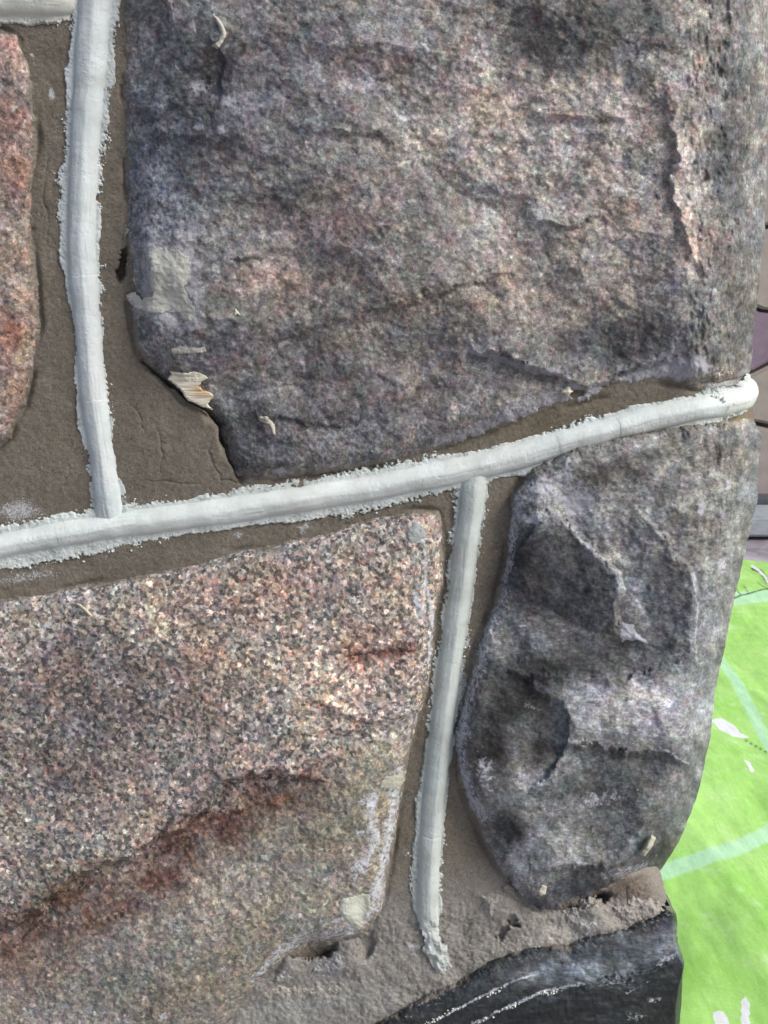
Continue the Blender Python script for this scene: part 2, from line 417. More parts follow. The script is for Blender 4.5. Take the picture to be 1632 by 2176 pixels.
def hD(u, v):
    sd = sd_poly(u, v, D_OUT)
    h = edge(sd, 5*fbm(u, v, 30, 5, 41, .75), 15, 13); k = ss(-5, 45, sd)
    wu = u + 14*fbm(u, v, 90, 3, 42); wv = v + 14*fbm(u, v, 90, 3, 43)
    h = h + k*(3.5*fbm(u, v, 400, 2, 44) + 8.0*facet(wu, wv, 200, 25, 1., .5) + 3.4*facet(wu, wv, 92, 27, .8, .75, True))
    ledges(u, v, [
        ([(1300, 1340), (1318, 1250), (1290, 1190), (1240, 1140), (1190, 1095), (1150, 1080)], 12, 30, 85),
        ([(1476, 1420), (1482, 1300), (1470, 1210), (1400, 1120), (1350, 1070)], 8, 20, 60),
        ([(1080, 1420), (1190, 1500), (1210, 1580), (1160, 1650), (1120, 1680)], 7, 50, 50),
        ([(1180, 1580), (1260, 1580), (1340, 1595), (1470, 1625)], 10, 70, 80),
        ([(1120, 1420), (1250, 1440), (1370, 1430), (1470, 1390)], -5, 60, 40),
        ([(1120, 1860), (1200, 1842), (1300, 1838), (1400, 1800)], 9, 40, 40),
        ([(1060, 1330), (1080, 1200), (1130, 1120), (1150, 1090)], -4, 30, 40)], h, 45)
    rs = ss(1470, 1520, u)
    h = h + rs*(2.2*fbm(u, v*.22, 26, 3, 46) + 1.4*fbm(u, v*.2, 11, 3, 48))
    h = h + k*(1.5*fbm(u, v, 60, 3, 46) + .7*fbm(u, v*1.5, 22, 3, 47) + .3*fbm(u, v, 8, 2, 48))
    h = h - 9*blob(u, v, 1245, 1905, 60, 16, -12)
    return h, sd
def hE(u, v):
    sd = sd_poly(u, v, E_OUT)
    h = edge(sd, 5*fbm(u, v, 30, 5, 51, .75), 9, 13); k = ss(-5, 50, sd)
    h = h + k*(2.5*facet(u*.6+v*.25, v, 110, 31, .8, .5) + 1.5*fbm(u*.5+v*.2, v, 50, 3, 52) + .6*fbm(u*.4+v*.2, v, 16, 3, 53) + .3*fbm(u, v, 8, 2, 54))
    ledges(u, v, [([(1180, 2020), (1250, 2075), (1330, 2078), (1460, 2050)], -4, 30, 40),
                  ([(1200, 2110), (1300, 2090), (1400, 2070), (1460, 2050)], 5, 20, 50),
                  ([(900, 2180), (1020, 2120), (1140, 2070)], 2.5, 12, 20),
                  ([(1000, 2180), (1100, 2130), (1240, 2085)], 2.5, 12, 20)], h, 55)
    return h, sd
HOLES = [(668, 2014, 44, 22, -8, 16), (640, 2030, 22, 10, 20, 8), (776, 2010, 18, 30, 15, 5), (1236, 1912, 60, 16, -10, 13), (1090, 1960, 16, 10, 50, 5), (1070, 1975, 8, 26, 30, 4), (262, 562, 10, 36, 10, 10)]
def hM(u, v):
    h = 1.2*fbm(u, v, 160, 3, 61) + .5*fbm(u, v, 35, 3, 62) + .28*fbm(u, v, 12, 3, 63) + .22*fbm(u, v, 6, 2, 64)
    h = h + 2.0*blob(u, v, 370, 960, 120, 110) + 1.0*blob(u, v, 90, 1000, 90, 60)
    low = ss(1850, 1960, v + .12*(u-1000))        # lumpy, older mortar at the bottom
    h = h + low*(2.0*facet(u, v, 70, 41, .9, .5) + 2.2*fbm(u, v, 34, 5, 65, .75) + .45*fbm(u, v, 9, 3, 68) - .6)
    h = h + 5*blob(u, v, 1255, 1935, 38, 20, 0) + 4*blob(u, v, 1275, 1965, 40, 20, 10) + 4*blob(u, v, 1070, 1935, 30, 34, 40) + 3*blob(u, v, 1390, 1895, 35, 30)
    h = h + 4*blob(u, v, 620, 2050, 26, 40, 10) + 3.5*blob(u, v, 745, 2050, 30, 30, 0) + 3*blob(u, v, 560, 2100, 60, 20, -30)
    for o, am in ((A_OUT, 2.6), (B_OUT, 3.2), (D_OUT, 2.4), (C_OUT, 1.6)):
        q = sd_poly(u, v, o)
        h = h - am*np.exp(-((q+3)/6.5)**2)*ss(-.25, .4, fbm(u, v, 90, 3, 71))
    # raised lip then gap beside the upper stone
    g = np.zeros_like(h)
    def fn(d, s, t):
        tp = np.sin(np.pi*np.clip(t, 0.01, .99))**.35
        sd = d*s
        return tp*np.where(sd < 0, -17*np.exp(-(np.maximum(d-1, 0)/22)**4)*ss(0, 3, d), 2.2*np.exp(-d/30))
    wu = u + 6*fbm(u, v, 26, 3, 66); wv = v + 6*fbm(u, v, 26, 3, 67)
    local(wu, wv, GAP, 90, fn, g)
    h = h + g
    wu2 = u + 13*fbm(u, v, 30, 4, 68, .8); wv2 = v + 13*fbm(u, v, 30, 4, 69, .8)
    for cx, cy, rx, ry, ro, dd in HOLES: h = h - dd*ss(.25, .8, blob(wu2, wv2, cx, cy, rx*1.1, ry*1.1, ro))
    for pts in ([(455, 905), (440, 960), (470, 1020), (600, 1035)], [(310, 1020), (370, 1025), (440, 1032)], [(330, 900), (345, 960), (338, 1010)], [(96, 560), (104, 480), (92, 420), (100, 300)], [(280, 855), (300, 890), (312, 930)], [(560, 2112), (620, 2106), (670, 2110)], [(1330, 1880), (1338, 1925)]):
        local(wu, wv, pts, 20, lambda d, s, t: -.9*np.sin(np.pi*t)*np.exp(-(d/1.8)**2), h)
    return h

# ------------------------------------------------------------------ tint and film maps (where the stone itself changes colour)
def paint(u, v, base, patches, seed, wob=26, cont=1.25, pc=1.5, red=.3):
    wu = u + wob*fbm(u, v, 70, 4, seed); wv = v + wob*fbm(u, v, 70, 4, seed+1)
    t = np.ones(u.shape+(3,))*np.array(base)
    for cx, cy, rx, ry, ro, mul in patches:
        k = blob(wu, wv, cx, cy, rx, ry, ro)[..., None]
        mul = np.array(mul); lm = mul.mean(); t = t*(1 + (lm**pc*(mul/lm)**.65-1)*k)
    lum = np.exp(cont*(.55*fbm(wu, wv, 36, 5, seed+3, .8) + .35*fbm(u, v, 13, 3, seed+4, .8)))
    wm = fbm(u, v, 60, 5, seed+6, .75); rd = np.clip(fbm(u, v, 34, 4, seed+9, .8)-.12, 0, 1)
    t = t*lum[..., None]*np.stack([1+.16*wm, 1+.03*wm, 1-.14*wm], -1)*np.stack([1+0*rd, 1-red*rd, 1-red*rd], -1)
    return t, wu, wv
def filmmap(u, v, lines, polys, blobs, seed):
    wb = 2.5 if seed == 152 else 8
    wu = u + wb*fbm(u, v, 22, 3, seed); wv = v + wb*fbm(u, v, 22, 3, seed+1)
    m = np.zeros(u.shape)
    for pts, wd, st in lines:
        k = np.zeros(u.shape)
        local(wu, wv, pts, wd*2.5, lambda d, s, t: st*np.exp(-(d/wd)**2), k); m = np.maximum(m, k)
    for pts, st in polys:
        m = np.maximum(m, st*ss(-4, 5, sd_poly(wu, wv, pts)))
    for cx, cy, rx, ry, ro, st in blobs:
        m = np.maximum(m, st*blob(wu, wv, cx, cy, rx, ry, ro))
    return m

STEP = 2.0
def stone(name, hf, out, mat, parent, base, patches, lines, polys, blobs, u0, u1, v0, v1, C=None, E=None, seed=70, vein=None, label=None, edgefilm=.25, pp={}, soft=None):
    vs = np.arange(v0, v1, STEP)
    # coarser rows outside the picture
    vs = np.concatenate([np.arange(v0, min(-30, v1), 8.0) if v0 < -30 else [], np.arange(max(v0, -30), min(v1, 2200), STEP), np.arange(max(v0, 2200), v1, 6.0) if v1 > 2200 else []])
    if C is None:
        us = np.concatenate([np.arange(u0, min(-30, u1), 8.0) if u0 < -30 else [], np.arange(max(u0, -30), u1, STEP)])
        U, V = np.meshgrid(us, vs)
        dep0 = np.zeros_like(U); side = 0
    else:
        n = int((1640-u0)/STEP)
        q = np.linspace(0, 1, n); q = np.concatenate([q[:-1], 1-(1-q[-2])*np.array([.7, .45, .25, .12, .05, .015, 0.003])])
        cv = interp(vs, C) + 1.8*fbm(vs, vs*0+5, 14, 3, seed+7) + 2.6*fbm(vs, vs*0+9, 45, 2, seed+8)
        ev = interp(vs, E) + 12*fbm(vs, vs*0+3, 90, 3, seed+9)
        U = u0 + q[None, :]*(cv[:, None]-u0); V = np.repeat(vs[:, None], len(q), 1)
        X = np.clip((U-ev[:, None])/(cv[:, None]-ev[:, None]), 0, 1)
        dep0 = corner_depth(X)
    h, sd = hf(U, V)
    if C is not None:
        fade = np.clip(1-X**6, 0, 1); h = h*(.25+.75*fade)
    pos = P(U, V, (dep0-h)*MM)
    mask = sd > -14
    tint, wu, wv = paint(U, V, base, patches, seed, **pp)
    if C is not None:
        kk = ss(.05, .4, X)[..., None]
        tint = tint*(1+kk*(np.exp(.75*fbm(U, V*.42, 16, 4, seed+12, .8))-1)[..., None])
    if vein: tint = vein(wu, wv, tint)
    fl = filmmap(U, V, lines, polys, blobs, seed+2)
    fl = np.maximum(fl, edgefilm*np.exp(-np.maximum(sd, 0)/26)*(0.6+.9*(fbm(U, V, 60, 3, seed+5)+.3)))
    if C is not None:            # the return face of the corner, running back from the silhouette
        last = pos[:, -1]; cols = []
        for d in (1.5, 4, 8, 14, 22, 32, 45, 60, 80, 105, 140, 180, 220, 270):
            p = last.copy(); p[:, 1] += d*MM
            p[:, 0] += (-.02*d + 5*min(1, d/25)*fbm(vs, vs*0+d*3, 110, 4, seed+4) - min(1, d/8)*1.0)*MM
            cols.append(p)
        pos = np.concatenate([pos, np.stack(cols, 1)], 1)
        k = len(cols)
        ext = lambda a: np.concatenate([a, np.repeat(a[:, -1:], k, 1)], 1)
        mask = ext(mask); fl = ext(fl)
        D_ = np.array((1.5, 4, 8, 14, 22, 32, 45, 60, 80, 105, 140, 180, 220, 270))[None, :]*3.7
        VV = np.repeat(vs[:, None], k, 1); DD = D_+0*VV
        st_ = np.array(base)*np.exp(.45*fbm(DD, VV, 150, 4, seed+14, .7))[..., None]
        f_ = np.exp(-DD/30.)[..., None]
        tint = np.concatenate([tint, f_*tint[:, -1:]+(1-f_)*st_], 1)
        fl[:, -k:] *= f_[..., 0]
    msk = np.zeros(pos.shape); msk[..., 0] = fl
    be = 1.05*np.exp(-np.maximum(sd, 0)/13)*(.75+.9*fbm(U, V, 48, 3, seed+15)).clip(0, 1.3)
    sf = soft(U, V) if soft else 0*U
    if C is not None: be = ext(be); sf = ext(sf)
    msk[..., 2] = be; msk[..., 1] = sf
    o = grid_obj(name, pos, mask, mat, parent, tint, msk)
    if label: o['label'] = label
    return o

wall = tag(empty('stone_wall', (0, 0, 0)), label='corner of a rough fieldstone wall with raised white mortar joints', category='wall', kind='thing')

def L(*c): return np.array(lin(*c))
sA = stone('stone', hA, A_OUT, M_gneiss, wall, 1.08*L(124, 124, 121), [
    (420, 330, 260, 420, 0, (.84, .87, .93)), (1180, 380, 300, 380, 0, (1.16, 1.13, 1.1)), (600, 860, 300, 130, 0, (.86, .85, .86)),
    (350, 260, 100, 230, 0, (.72, .78, .95)), (460, 150, 80, 110, 0, (.55, .57, .6)), (340, 420, 70, 120, 0, (.85, .95, 1.15)),
    (930, 440, 80, 90, 0, (.6, .64, .7)), (1270, 50, 180, 70, 0, (.55, .62, .62)), (1130, 320, 270, 190, 0, (1.4, 1.3, 1.22)),
    (1040, 140, 110, 80, 0, (1.25, 1.18, 1.1)), (720, 480, 90, 40, 10, (.9, .68, .68)), (620, 920, 260, 70, -8, (.75, .77, .85)),
    (560, 600, 70, 50, 0, (1.5, 1.25, 1.1)), (760, 650, 330, 100, 0, (.98, .93, .86)), (1280, 730, 170, 60, -10, (.55, .57, .6)),
    (1450, 60, 50, 110, 0, (1.35, 1.32, 1.25)), (1450, 400, 40, 220, 0, (1.5, 1.35, 1.25)), (1545, 330, 40, 170, 5, (.55, .62, .66)),
    (1560, 640, 60, 120, 0, (.75, .74, .7)), (1200, 620, 230, 90, 0, (1.15, 1.05, .95)), (620, 200, 170, 120, 0, (.95, .95, 1.05)),
    (640, 560, 160, 90, 0, (1.15, 1.05, 1.05)), (800, 130, 80, 60, 0, (1.1, .95, 1.0)), (1130, 100, 90, 40, 0, (.7, .72, .72)),
    (450, 740, 140, 60, 0, (.8, .82, .92)), (1480, 540, 50, 50, 0, (1.3, 1.1, 1.05)), (1540, 800, 70, 30, 0, (1.2, 1.05, .85)),
    (880, 830, 160, 70, -10, (1.0, .95, 1.0)), (1330, 470, 100, 60, 0, (1.05, .95, .88))],
    [([(940, 950), (1050, 908), (1150, 872), (1250, 846), (1350, 816), (1430, 790), (1490, 768)], 24, .85),
     ([(1000, 745), (1100, 773), (1190, 795), (1230, 825)], 10, .8), ([(1270, 828), (1340, 800), (1400, 760), (1455, 735)], 9, .8),
     ([(1040, 905), (1130, 860), (1200, 830)], 26, .5), ([(365, 0), (372, 55), (380, 62)], 3, .7), ([(410, 40), (416, 70)], 3, .6), ([(372, 140), (385, 160)], 3, .6)],
    [([(860, 978), (1000, 898), (1130, 852), (1200, 834), (1260, 838), (1340, 800), (1480, 758), (1530, 790), (1440, 815), (1330, 828), (1250, 855), (1150, 880), (1050, 925), (940, 958)], .56), ([(1360, 800), (1400, 768), (1470, 755), (1520, 790), (1450, 805)], .95), ([(300, 516), (400, 518), (428, 560), (424, 640), (440, 700), (400, 715), (340, 690), (270, 660), (300, 600)], .56)],
    [(470, 275, 12, 10, 0, .85), (480, 490, 14, 14, 0, .7), (420, 270, 10, 12, 0, .65), (395, 590, 16, 60, 0, .5), (330, 450, 60, 160, 0, .46),
     (400, 480, 60, 40, 0, .54), (490, 215, 24, 20, 0, .6), (420, 190, 30, 24, 0, .58), (340, 215, 30, 20, 0, .55), (330, 270, 50, 12, 0, .5), (310, 90, 30, 80, 0, .42), (600, 1000, 20, 8, 0, .75), (400, 745, 30, 10, 0, .6),
     (1300, 1000, 10, 10, 0, .1), (1580, 800, 20, 14, 0, .8), (690, 930, 90, 25, 0, .4), (320, 740, 30, 30, 0, .45), (800, 900, 130, 30, -8, .38), (1145, 130, 8, 30, 0, .4)],
    250, 1640, -400, 1040, A_C, A_E, 70, label='large rough grey and pink stone at the upper right of the wall corner', pp=dict(pc=1.6, red=.4, cont=1.45))
sB = stone('stone', hB, B_OUT, M_pink, wall, 1.05*L(146, 134, 126), [
    (30, 240, 40, 50, 0, (1.0, .6, .58)), (30, 370, 45, 60, 0, (1.35, .95, .82)), (15, 725, 30, 45, 0, (1.35, .75, .62)), (40, 860, 40, 60, 0, (1.1, .85, .7)),
    (30, 120, 40, 50, 0, (1.3, 1.15, 1.08)), (50, 550, 40, 90, 0, (1.05, 1., .9)), (60, 760, 30, 60, 0, (1, 1, .82)), (-100, 400, 70, 150, 0, (.8, .75, .75))],
    [([(60, 250), (78, 262), (74, 235)], 5, .6)], [], [(30, 228, 8, 5, 0, .6), (50, 262, 6, 10, 0, .5)],
    -400, 110, 40, 1060, seed=90, label='pink and red granite stone at the left edge', pp=dict(pc=1.1, red=.4))
def veinC(wu, wv, t):
    k = np.zeros(wu.shape)
    local(wu, wv, [(-60, 2010), (60, 1985), (180, 1935), (300, 1890), (400, 1800), (480, 1745), (560, 1690), (640, 1665)], 130, lambda d, s, q: .98*np.exp(-(d/64)**2.4), k)
    local(wu, wv, [(740, 1402), (810, 1392), (885, 1372)], 50, lambda d, s, q: .85*np.exp(-(d/15)**2), k)
    k = (k*np.clip(.78+.7*(fbm(wu, wv, 40, 3, 99)+.3), 0, 1.1)).clip(0, 1)[..., None]
    return t*(1-k*(1-np.array((.42, .27, .24))))
sC = stone('stone', hC, C_OUT, M_gran, wall, 1.25*L(146, 143, 137), [
    (210, 1560, 260, 170, -10, (.68, .66, .7)), (560, 1380, 200, 120, 0, (1.12, 1.06, 1.0)), (130, 1420, 100, 60, 0, (.9, .78, .78)), (460, 1260, 160, 60, -10, (1.15, .98, .86)), (730, 1460, 140, 110, 0, (1.4, 1.28, 1.15)),
    (830, 1250, 110, 120, 0, (1.2, 1.12, 1.05)), (430, 1430, 60, 80, 0, (1.15, .92, .84)), (620, 2000, 350, 200, -30, (.86, .88, .76)), (250, 2100, 250, 100, 0, (.8, .8, .74)), (120, 1900, 160, 60, -25, (.85, .85, .72)),
    (560, 1620, 90, 22, 10, (1.5, 1.35, 1.25)), (700, 1750, 200, 90, -10, (.88, .88, .76)), (780, 1640, 80, 60, 0, (1.0, 1.02, .85)), (620, 1240, 70, 50, 0, (1.35, 1.0, .9)),
    (800, 1400, 60, 70, 0, (1.25, 1.0, .98)), (300, 1700, 140, 60, 0, (1.05, 1.0, 1.0)), (60, 2080, 70, 60, 0, (1, .75, .66)), (330, 1330, 60, 30, 30, (1.5, 1.42, 1.25))],
    [([(885, 1110), (900, 1160), (905, 1240), (885, 1330)], 5, .55), ([(850, 1640), (830, 1760), (815, 1850), (790, 1930), (740, 1985)], 14, .6), ([(780, 1700), (800, 1780), (760, 1860)], 16, .55),
     ([(905, 1230), (918, 1310), (910, 1420)], 5, .7), ([(730, 1985), (650, 1990), (590, 2020), (540, 2080)], 12, .5)],
    [([(862, 1158), (866, 1130), (882, 1108), (896, 1112), (908, 1140), (890, 1152)], .5)],
    [(790, 1700, 18, 20, 0, .75), (885, 1275, 8, 40, 5, .7), (790, 1750, 24, 30, 0, .6), (345, 2165, 16, 10, -30, .7), (100, 1330, 12, 4, 0, .85), (92, 1340, 4, 12, 0, .8), (765, 1770, 10, 8, 0, .7), (60, 1215, 70, 14, -8, .6), (655, 2040, 12, 6, 0, .6),
     (740, 1960, 50, 14, 0, .55), (690, 1990, 30, 10, 0, .5), (435, 1190, 6, 5, 0, .9), (240, 1340, 3, 3, 0, 1)],
    -400, 990, 1060, 2380, seed=110, vein=veinC, soft=lambda u, v: .34*ss(-30, 60, v-(1985-.52*u)+30*fbm(u, v, 60, 3, 7)) + .06, label='large speckled grey and pink granite stone at the lower left', pp=dict(pc=1.35, red=.25, cont=.6))
sD = stone('stone', hD, D_OUT, M_dark, wall, 1.02*L(124, 125, 124), [
    (1125, 1175, 70, 85, 0, (.4, .41, .47)), (1090, 1480, 110, 75, 0, (.42, .43, .4)), (1190, 1230, 100, 80, 0, (.7, .72, .78)), (1140, 1420, 110, 40, 0, (.6, .6, .58)), (1050, 1580, 60, 80, 0, (.6, .58, .58)), (1150, 1600, 32, 75, 15, (.32, .32, .34)), (1050, 1600, 50, 70, 0, (.55, .52, .52)),
    (1370, 1500, 140, 66, 10, (1.5, 1.45, 1.45)), (1330, 1690, 150, 90, 0, (.62, .68, .72)), (1230, 1070, 110, 50, 0, (1.3, 1.28, 1.28)), (1420, 1010, 120, 60, 0, (1.15, 1.1, 1.02)),
    (1170, 1290, 120, 90, 0, (.72, .72, .78)), (1270, 1400, 150, 50, 0, (.6, .62, .62)), (1540, 1100, 50, 140, 5, (1.1, 1.08, 1.0)), (1560, 960, 60, 40, 0, (1., .92, .8)),
    (1400, 1280, 70, 100, 0, (.75, .78, .85)), (1330, 1210, 30, 130, -20, (1.5, 1.45, 1.4)), (1080, 1750, 40, 50, 0, (.35, .36, .36)), (1200, 1800, 110, 40, -10, (1.05, 1.06, 1.0)),
    (1230, 1890, 150, 40, -15, (.55, .56, .62)), (1400, 1830, 80, 50, -40, (.72, .64, .58)), (1290, 1010, 100, 30, -20, (.75, .66, .6)), (1130, 1640, 40, 30, 0, (1.7, 1.6, 1.55)), (1240, 1250, 70, 100, -20, (.66, .68, .74)), (1250, 1650, 70, 60, 0, (.8, .84, .86)), (1380, 1800, 60, 20, -20, (.6, .6, .66)), (1560, 900, 50, 18, 0, (1.3, 1.1, .75)), (1520, 1430, 30, 90, 0, (1.1, 1.1, 1.1))],
    [([(1100, 1060), (1085, 1150), (1065, 1260), (1030, 1370), (1000, 1470), (978, 1560), (985, 1660), (1020, 1740)], 18, .58),
     ([(1190, 1100), (1270, 1180), (1306, 1220)], 6, .55), ([(1478, 1400), (1484, 1300), (1472, 1220)], 4, .6), ([(1400, 1590), (1466, 1622)], 5, .6), ([(1210, 975), (1198, 1010)], 5, .7)],
    [([(1316, 1336), (1322, 1322), (1345, 1326), (1350, 1345), (1378, 1362), (1318, 1364)], 1.05), ([(1195, 1060), (1225, 1055), (1248, 1075), (1215, 1104), (1200, 1090)], .8)],
    [(1160, 1030, 80, 26, -20, .62), (1130, 1100, 40, 18, 0, .62), (1215, 1050, 70, 30, -10, .55), (1270, 1545, 7, 18, -20, .6), (1340, 1850, 60, 16, -20, .5), (1030, 1640, 20, 50, 0, .5), (1130, 1500, 20, 10, 0, .35),
     (1110, 1330, 16, 5, 0, .55), (1270, 1700, 80, 20, -10, .4), (1200, 1835, 60, 18, 0, .5), (1500, 1560, 20, 40, 0, .3), (1490, 1080, 10, 16, 0, .8), (1510, 910, 30, 12, 0, .5)],
    955, 1640, 860, 1955, D_C, D_E, 130, label='dark grey jagged stone at the lower right of the wall corner', edgefilm=.22, pp=dict(pc=1.9, red=.05, cont=1.7))
sE = stone('stone', hE, E_OUT, M_black, wall, .8*L(45, 49, 50), [
    (1290, 2035, 180, 44, -8, (3.4, 3.3, 3.4)), (1190, 2075, 130, 36, -6, (2.3, 2.3, 2.5)), (1380, 1990, 60, 24, 0, (2.6, 2.5, 2.6)), (1060, 2060, 120, 30, -14, (1.6, 1.5, 1.5)), (1000, 2100, 120, 40, -20, (1.1, 1.1, 1.15)), (1420, 2035, 30, 20, 0, (3, 3, 3)), (1420, 1975, 30, 30, 0, (1.5, 1.3, 1.5)), (1250, 2160, 200, 40, -10, (.75, .8, .85))],
    [([(930, 2166), (1020, 2118), (1090, 2086), (1145, 2068)], 3.2, .62), ([(1005, 2176), (1080, 2140), (1160, 2104), (1245, 2090)], 4.2, .62), ([(1060, 2022), (1160, 2008)], 3, .5), ([(1330, 2110), (1380, 2085)], 3, .45)],
    [], [(1420, 2036, 26, 8, -30, .55), (1300, 2090, 60, 8, -8, .4), (1390, 2125, 14, 8, 0, .5), (1350, 2160, 20, 10, 0, .4)],
    690, 1470, 1925, 2600, E_C, E_E, 150, label='black painted stone at the foot of the corner', edgefilm=.25, pp=dict(pc=1.1, red=0, cont=2.0))

# mortar bed behind and between the stones
def build_bed():
    vs = np.concatenate([np.arange(-400, -30, 8.), np.arange(-30, 2200, STEP), np.arange(2200, 2600, 8.)])
    n = 820
    q = np.linspace(0, 1, n); q = np.concatenate([q[:-1], 1-(1-q[-2])*np.array([.7, .4, .2, .08, .02, .003])])
    cv = interp(vs, M_C) + 2.2*fbm(vs, vs*0+5, 12, 3, 3); u0 = -400
    qq = q
    # finer inside the frame
    U = u0 + qq[None, :]*(cv[:, None]-u0); V = np.repeat(vs[:, None], len(qq), 1)
    ev = interp(vs, [(-420, 1400), (350, 1440), (560, 1480), (1200, 1476), (1400, 1462), (1600, 1425), (1750, 1370), (1850, 1330), (1900, 1350), (1960, 1380), (2600, 1370)])
    ev = np.minimum(ev, cv-14)
    X = np.clip((U-ev[:, None])/(cv-ev)[:, None], 0, 1)
    kd = interp(vs, [(0, 1), (1500, 1), (1800, .7), (1900, .35), (2600, .35)])[:, None]
    dep = kd*(30*X*(.4+.6*X) + 22*(1-np.sqrt(np.clip(1-X**4, 0, 1)))) + 1.0*X
    h = hM(U, V)*(1-.7*X**4)
    pos = P(U, V, (dep-h)*MM)
    # skip what lies deep under the stones
    keep = np.ones(U.shape, bool)
    for o in (A_OUT, B_OUT, C_OUT, D_OUT, E_OUT): keep &= sd_poly(U, V, o) < 70
    base = np.array([1., 1., 1.])
    t = np.ones(U.shape+(3,))
    low = ss(1780, 1960, V + .1*(U-1000))
    mid = ss(1000, 1150, V)*ss(840, 940, U)
    t = t*(1 + mid[..., None]*np.array([.12, .11, .09])) * (1 + low[..., None]*np.array([.5, .62, .84]))
    t = t*(1+.12*fbm(U, V, 120, 3, 5)[..., None])
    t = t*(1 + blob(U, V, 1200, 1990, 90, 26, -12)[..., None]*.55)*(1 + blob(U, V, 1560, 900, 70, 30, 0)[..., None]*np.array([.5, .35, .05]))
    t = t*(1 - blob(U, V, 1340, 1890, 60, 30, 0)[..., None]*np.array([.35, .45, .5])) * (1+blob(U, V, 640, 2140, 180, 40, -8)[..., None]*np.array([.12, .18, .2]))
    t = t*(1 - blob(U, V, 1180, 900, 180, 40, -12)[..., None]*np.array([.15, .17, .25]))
    fl = filmmap(U, V, [([(262, 1062), (280, 1080)], 8, .5), ([(930, 2040), (945, 2060)], 8, .8), ([(700, 1145), (600, 1165)], 5, .4)],
                 [], [(40, 1085, 50, 26, 0, .62), (112, 203, 6, 12, 0, .95), (68, 122, 4, 3, 0, 1), (60, 1225, 80, 12, -8, .5), (505, 1140, 14, 10, 0, .6), (645, 1120, 14, 12, 0, .6), (880, 2015, 12, 8, 0, .7), (1025, 2005, 5, 8, 0, .8), (1430, 900, 40, 14, -5, .75), (1500, 890, 20, 12, 0, .7), (1340, 930, 30, 10, 0, .5), (1540, 815, 60, 20, 0, .6), (980, 1500, 12, 90, 0, .42), (1010, 1400, 12, 60, 0, .35), (985, 1450, 8, 40, 0, .6), (715, 1140, 6, 8, 0, .5)], 171)
    msk = np.zeros(pos.shape); msk[..., 0] = fl
    # return face
    last = pos[:, -1]; cols = []
    for d in (2, 6, 14, 30, 60, 110, 180, 260):
        p = last.copy(); p[:, 1] += d*MM; p[:, 0] += (-.02*d - 1)*MM; cols.append(p)
    k = len(cols); ext = lambda a: np.concatenate([a, np.repeat(a[:, -1:], k, 1)], 1)
    pos = np.concatenate([pos, np.stack(cols, 1)], 1)
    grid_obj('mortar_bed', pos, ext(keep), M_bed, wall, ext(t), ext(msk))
build_bed()

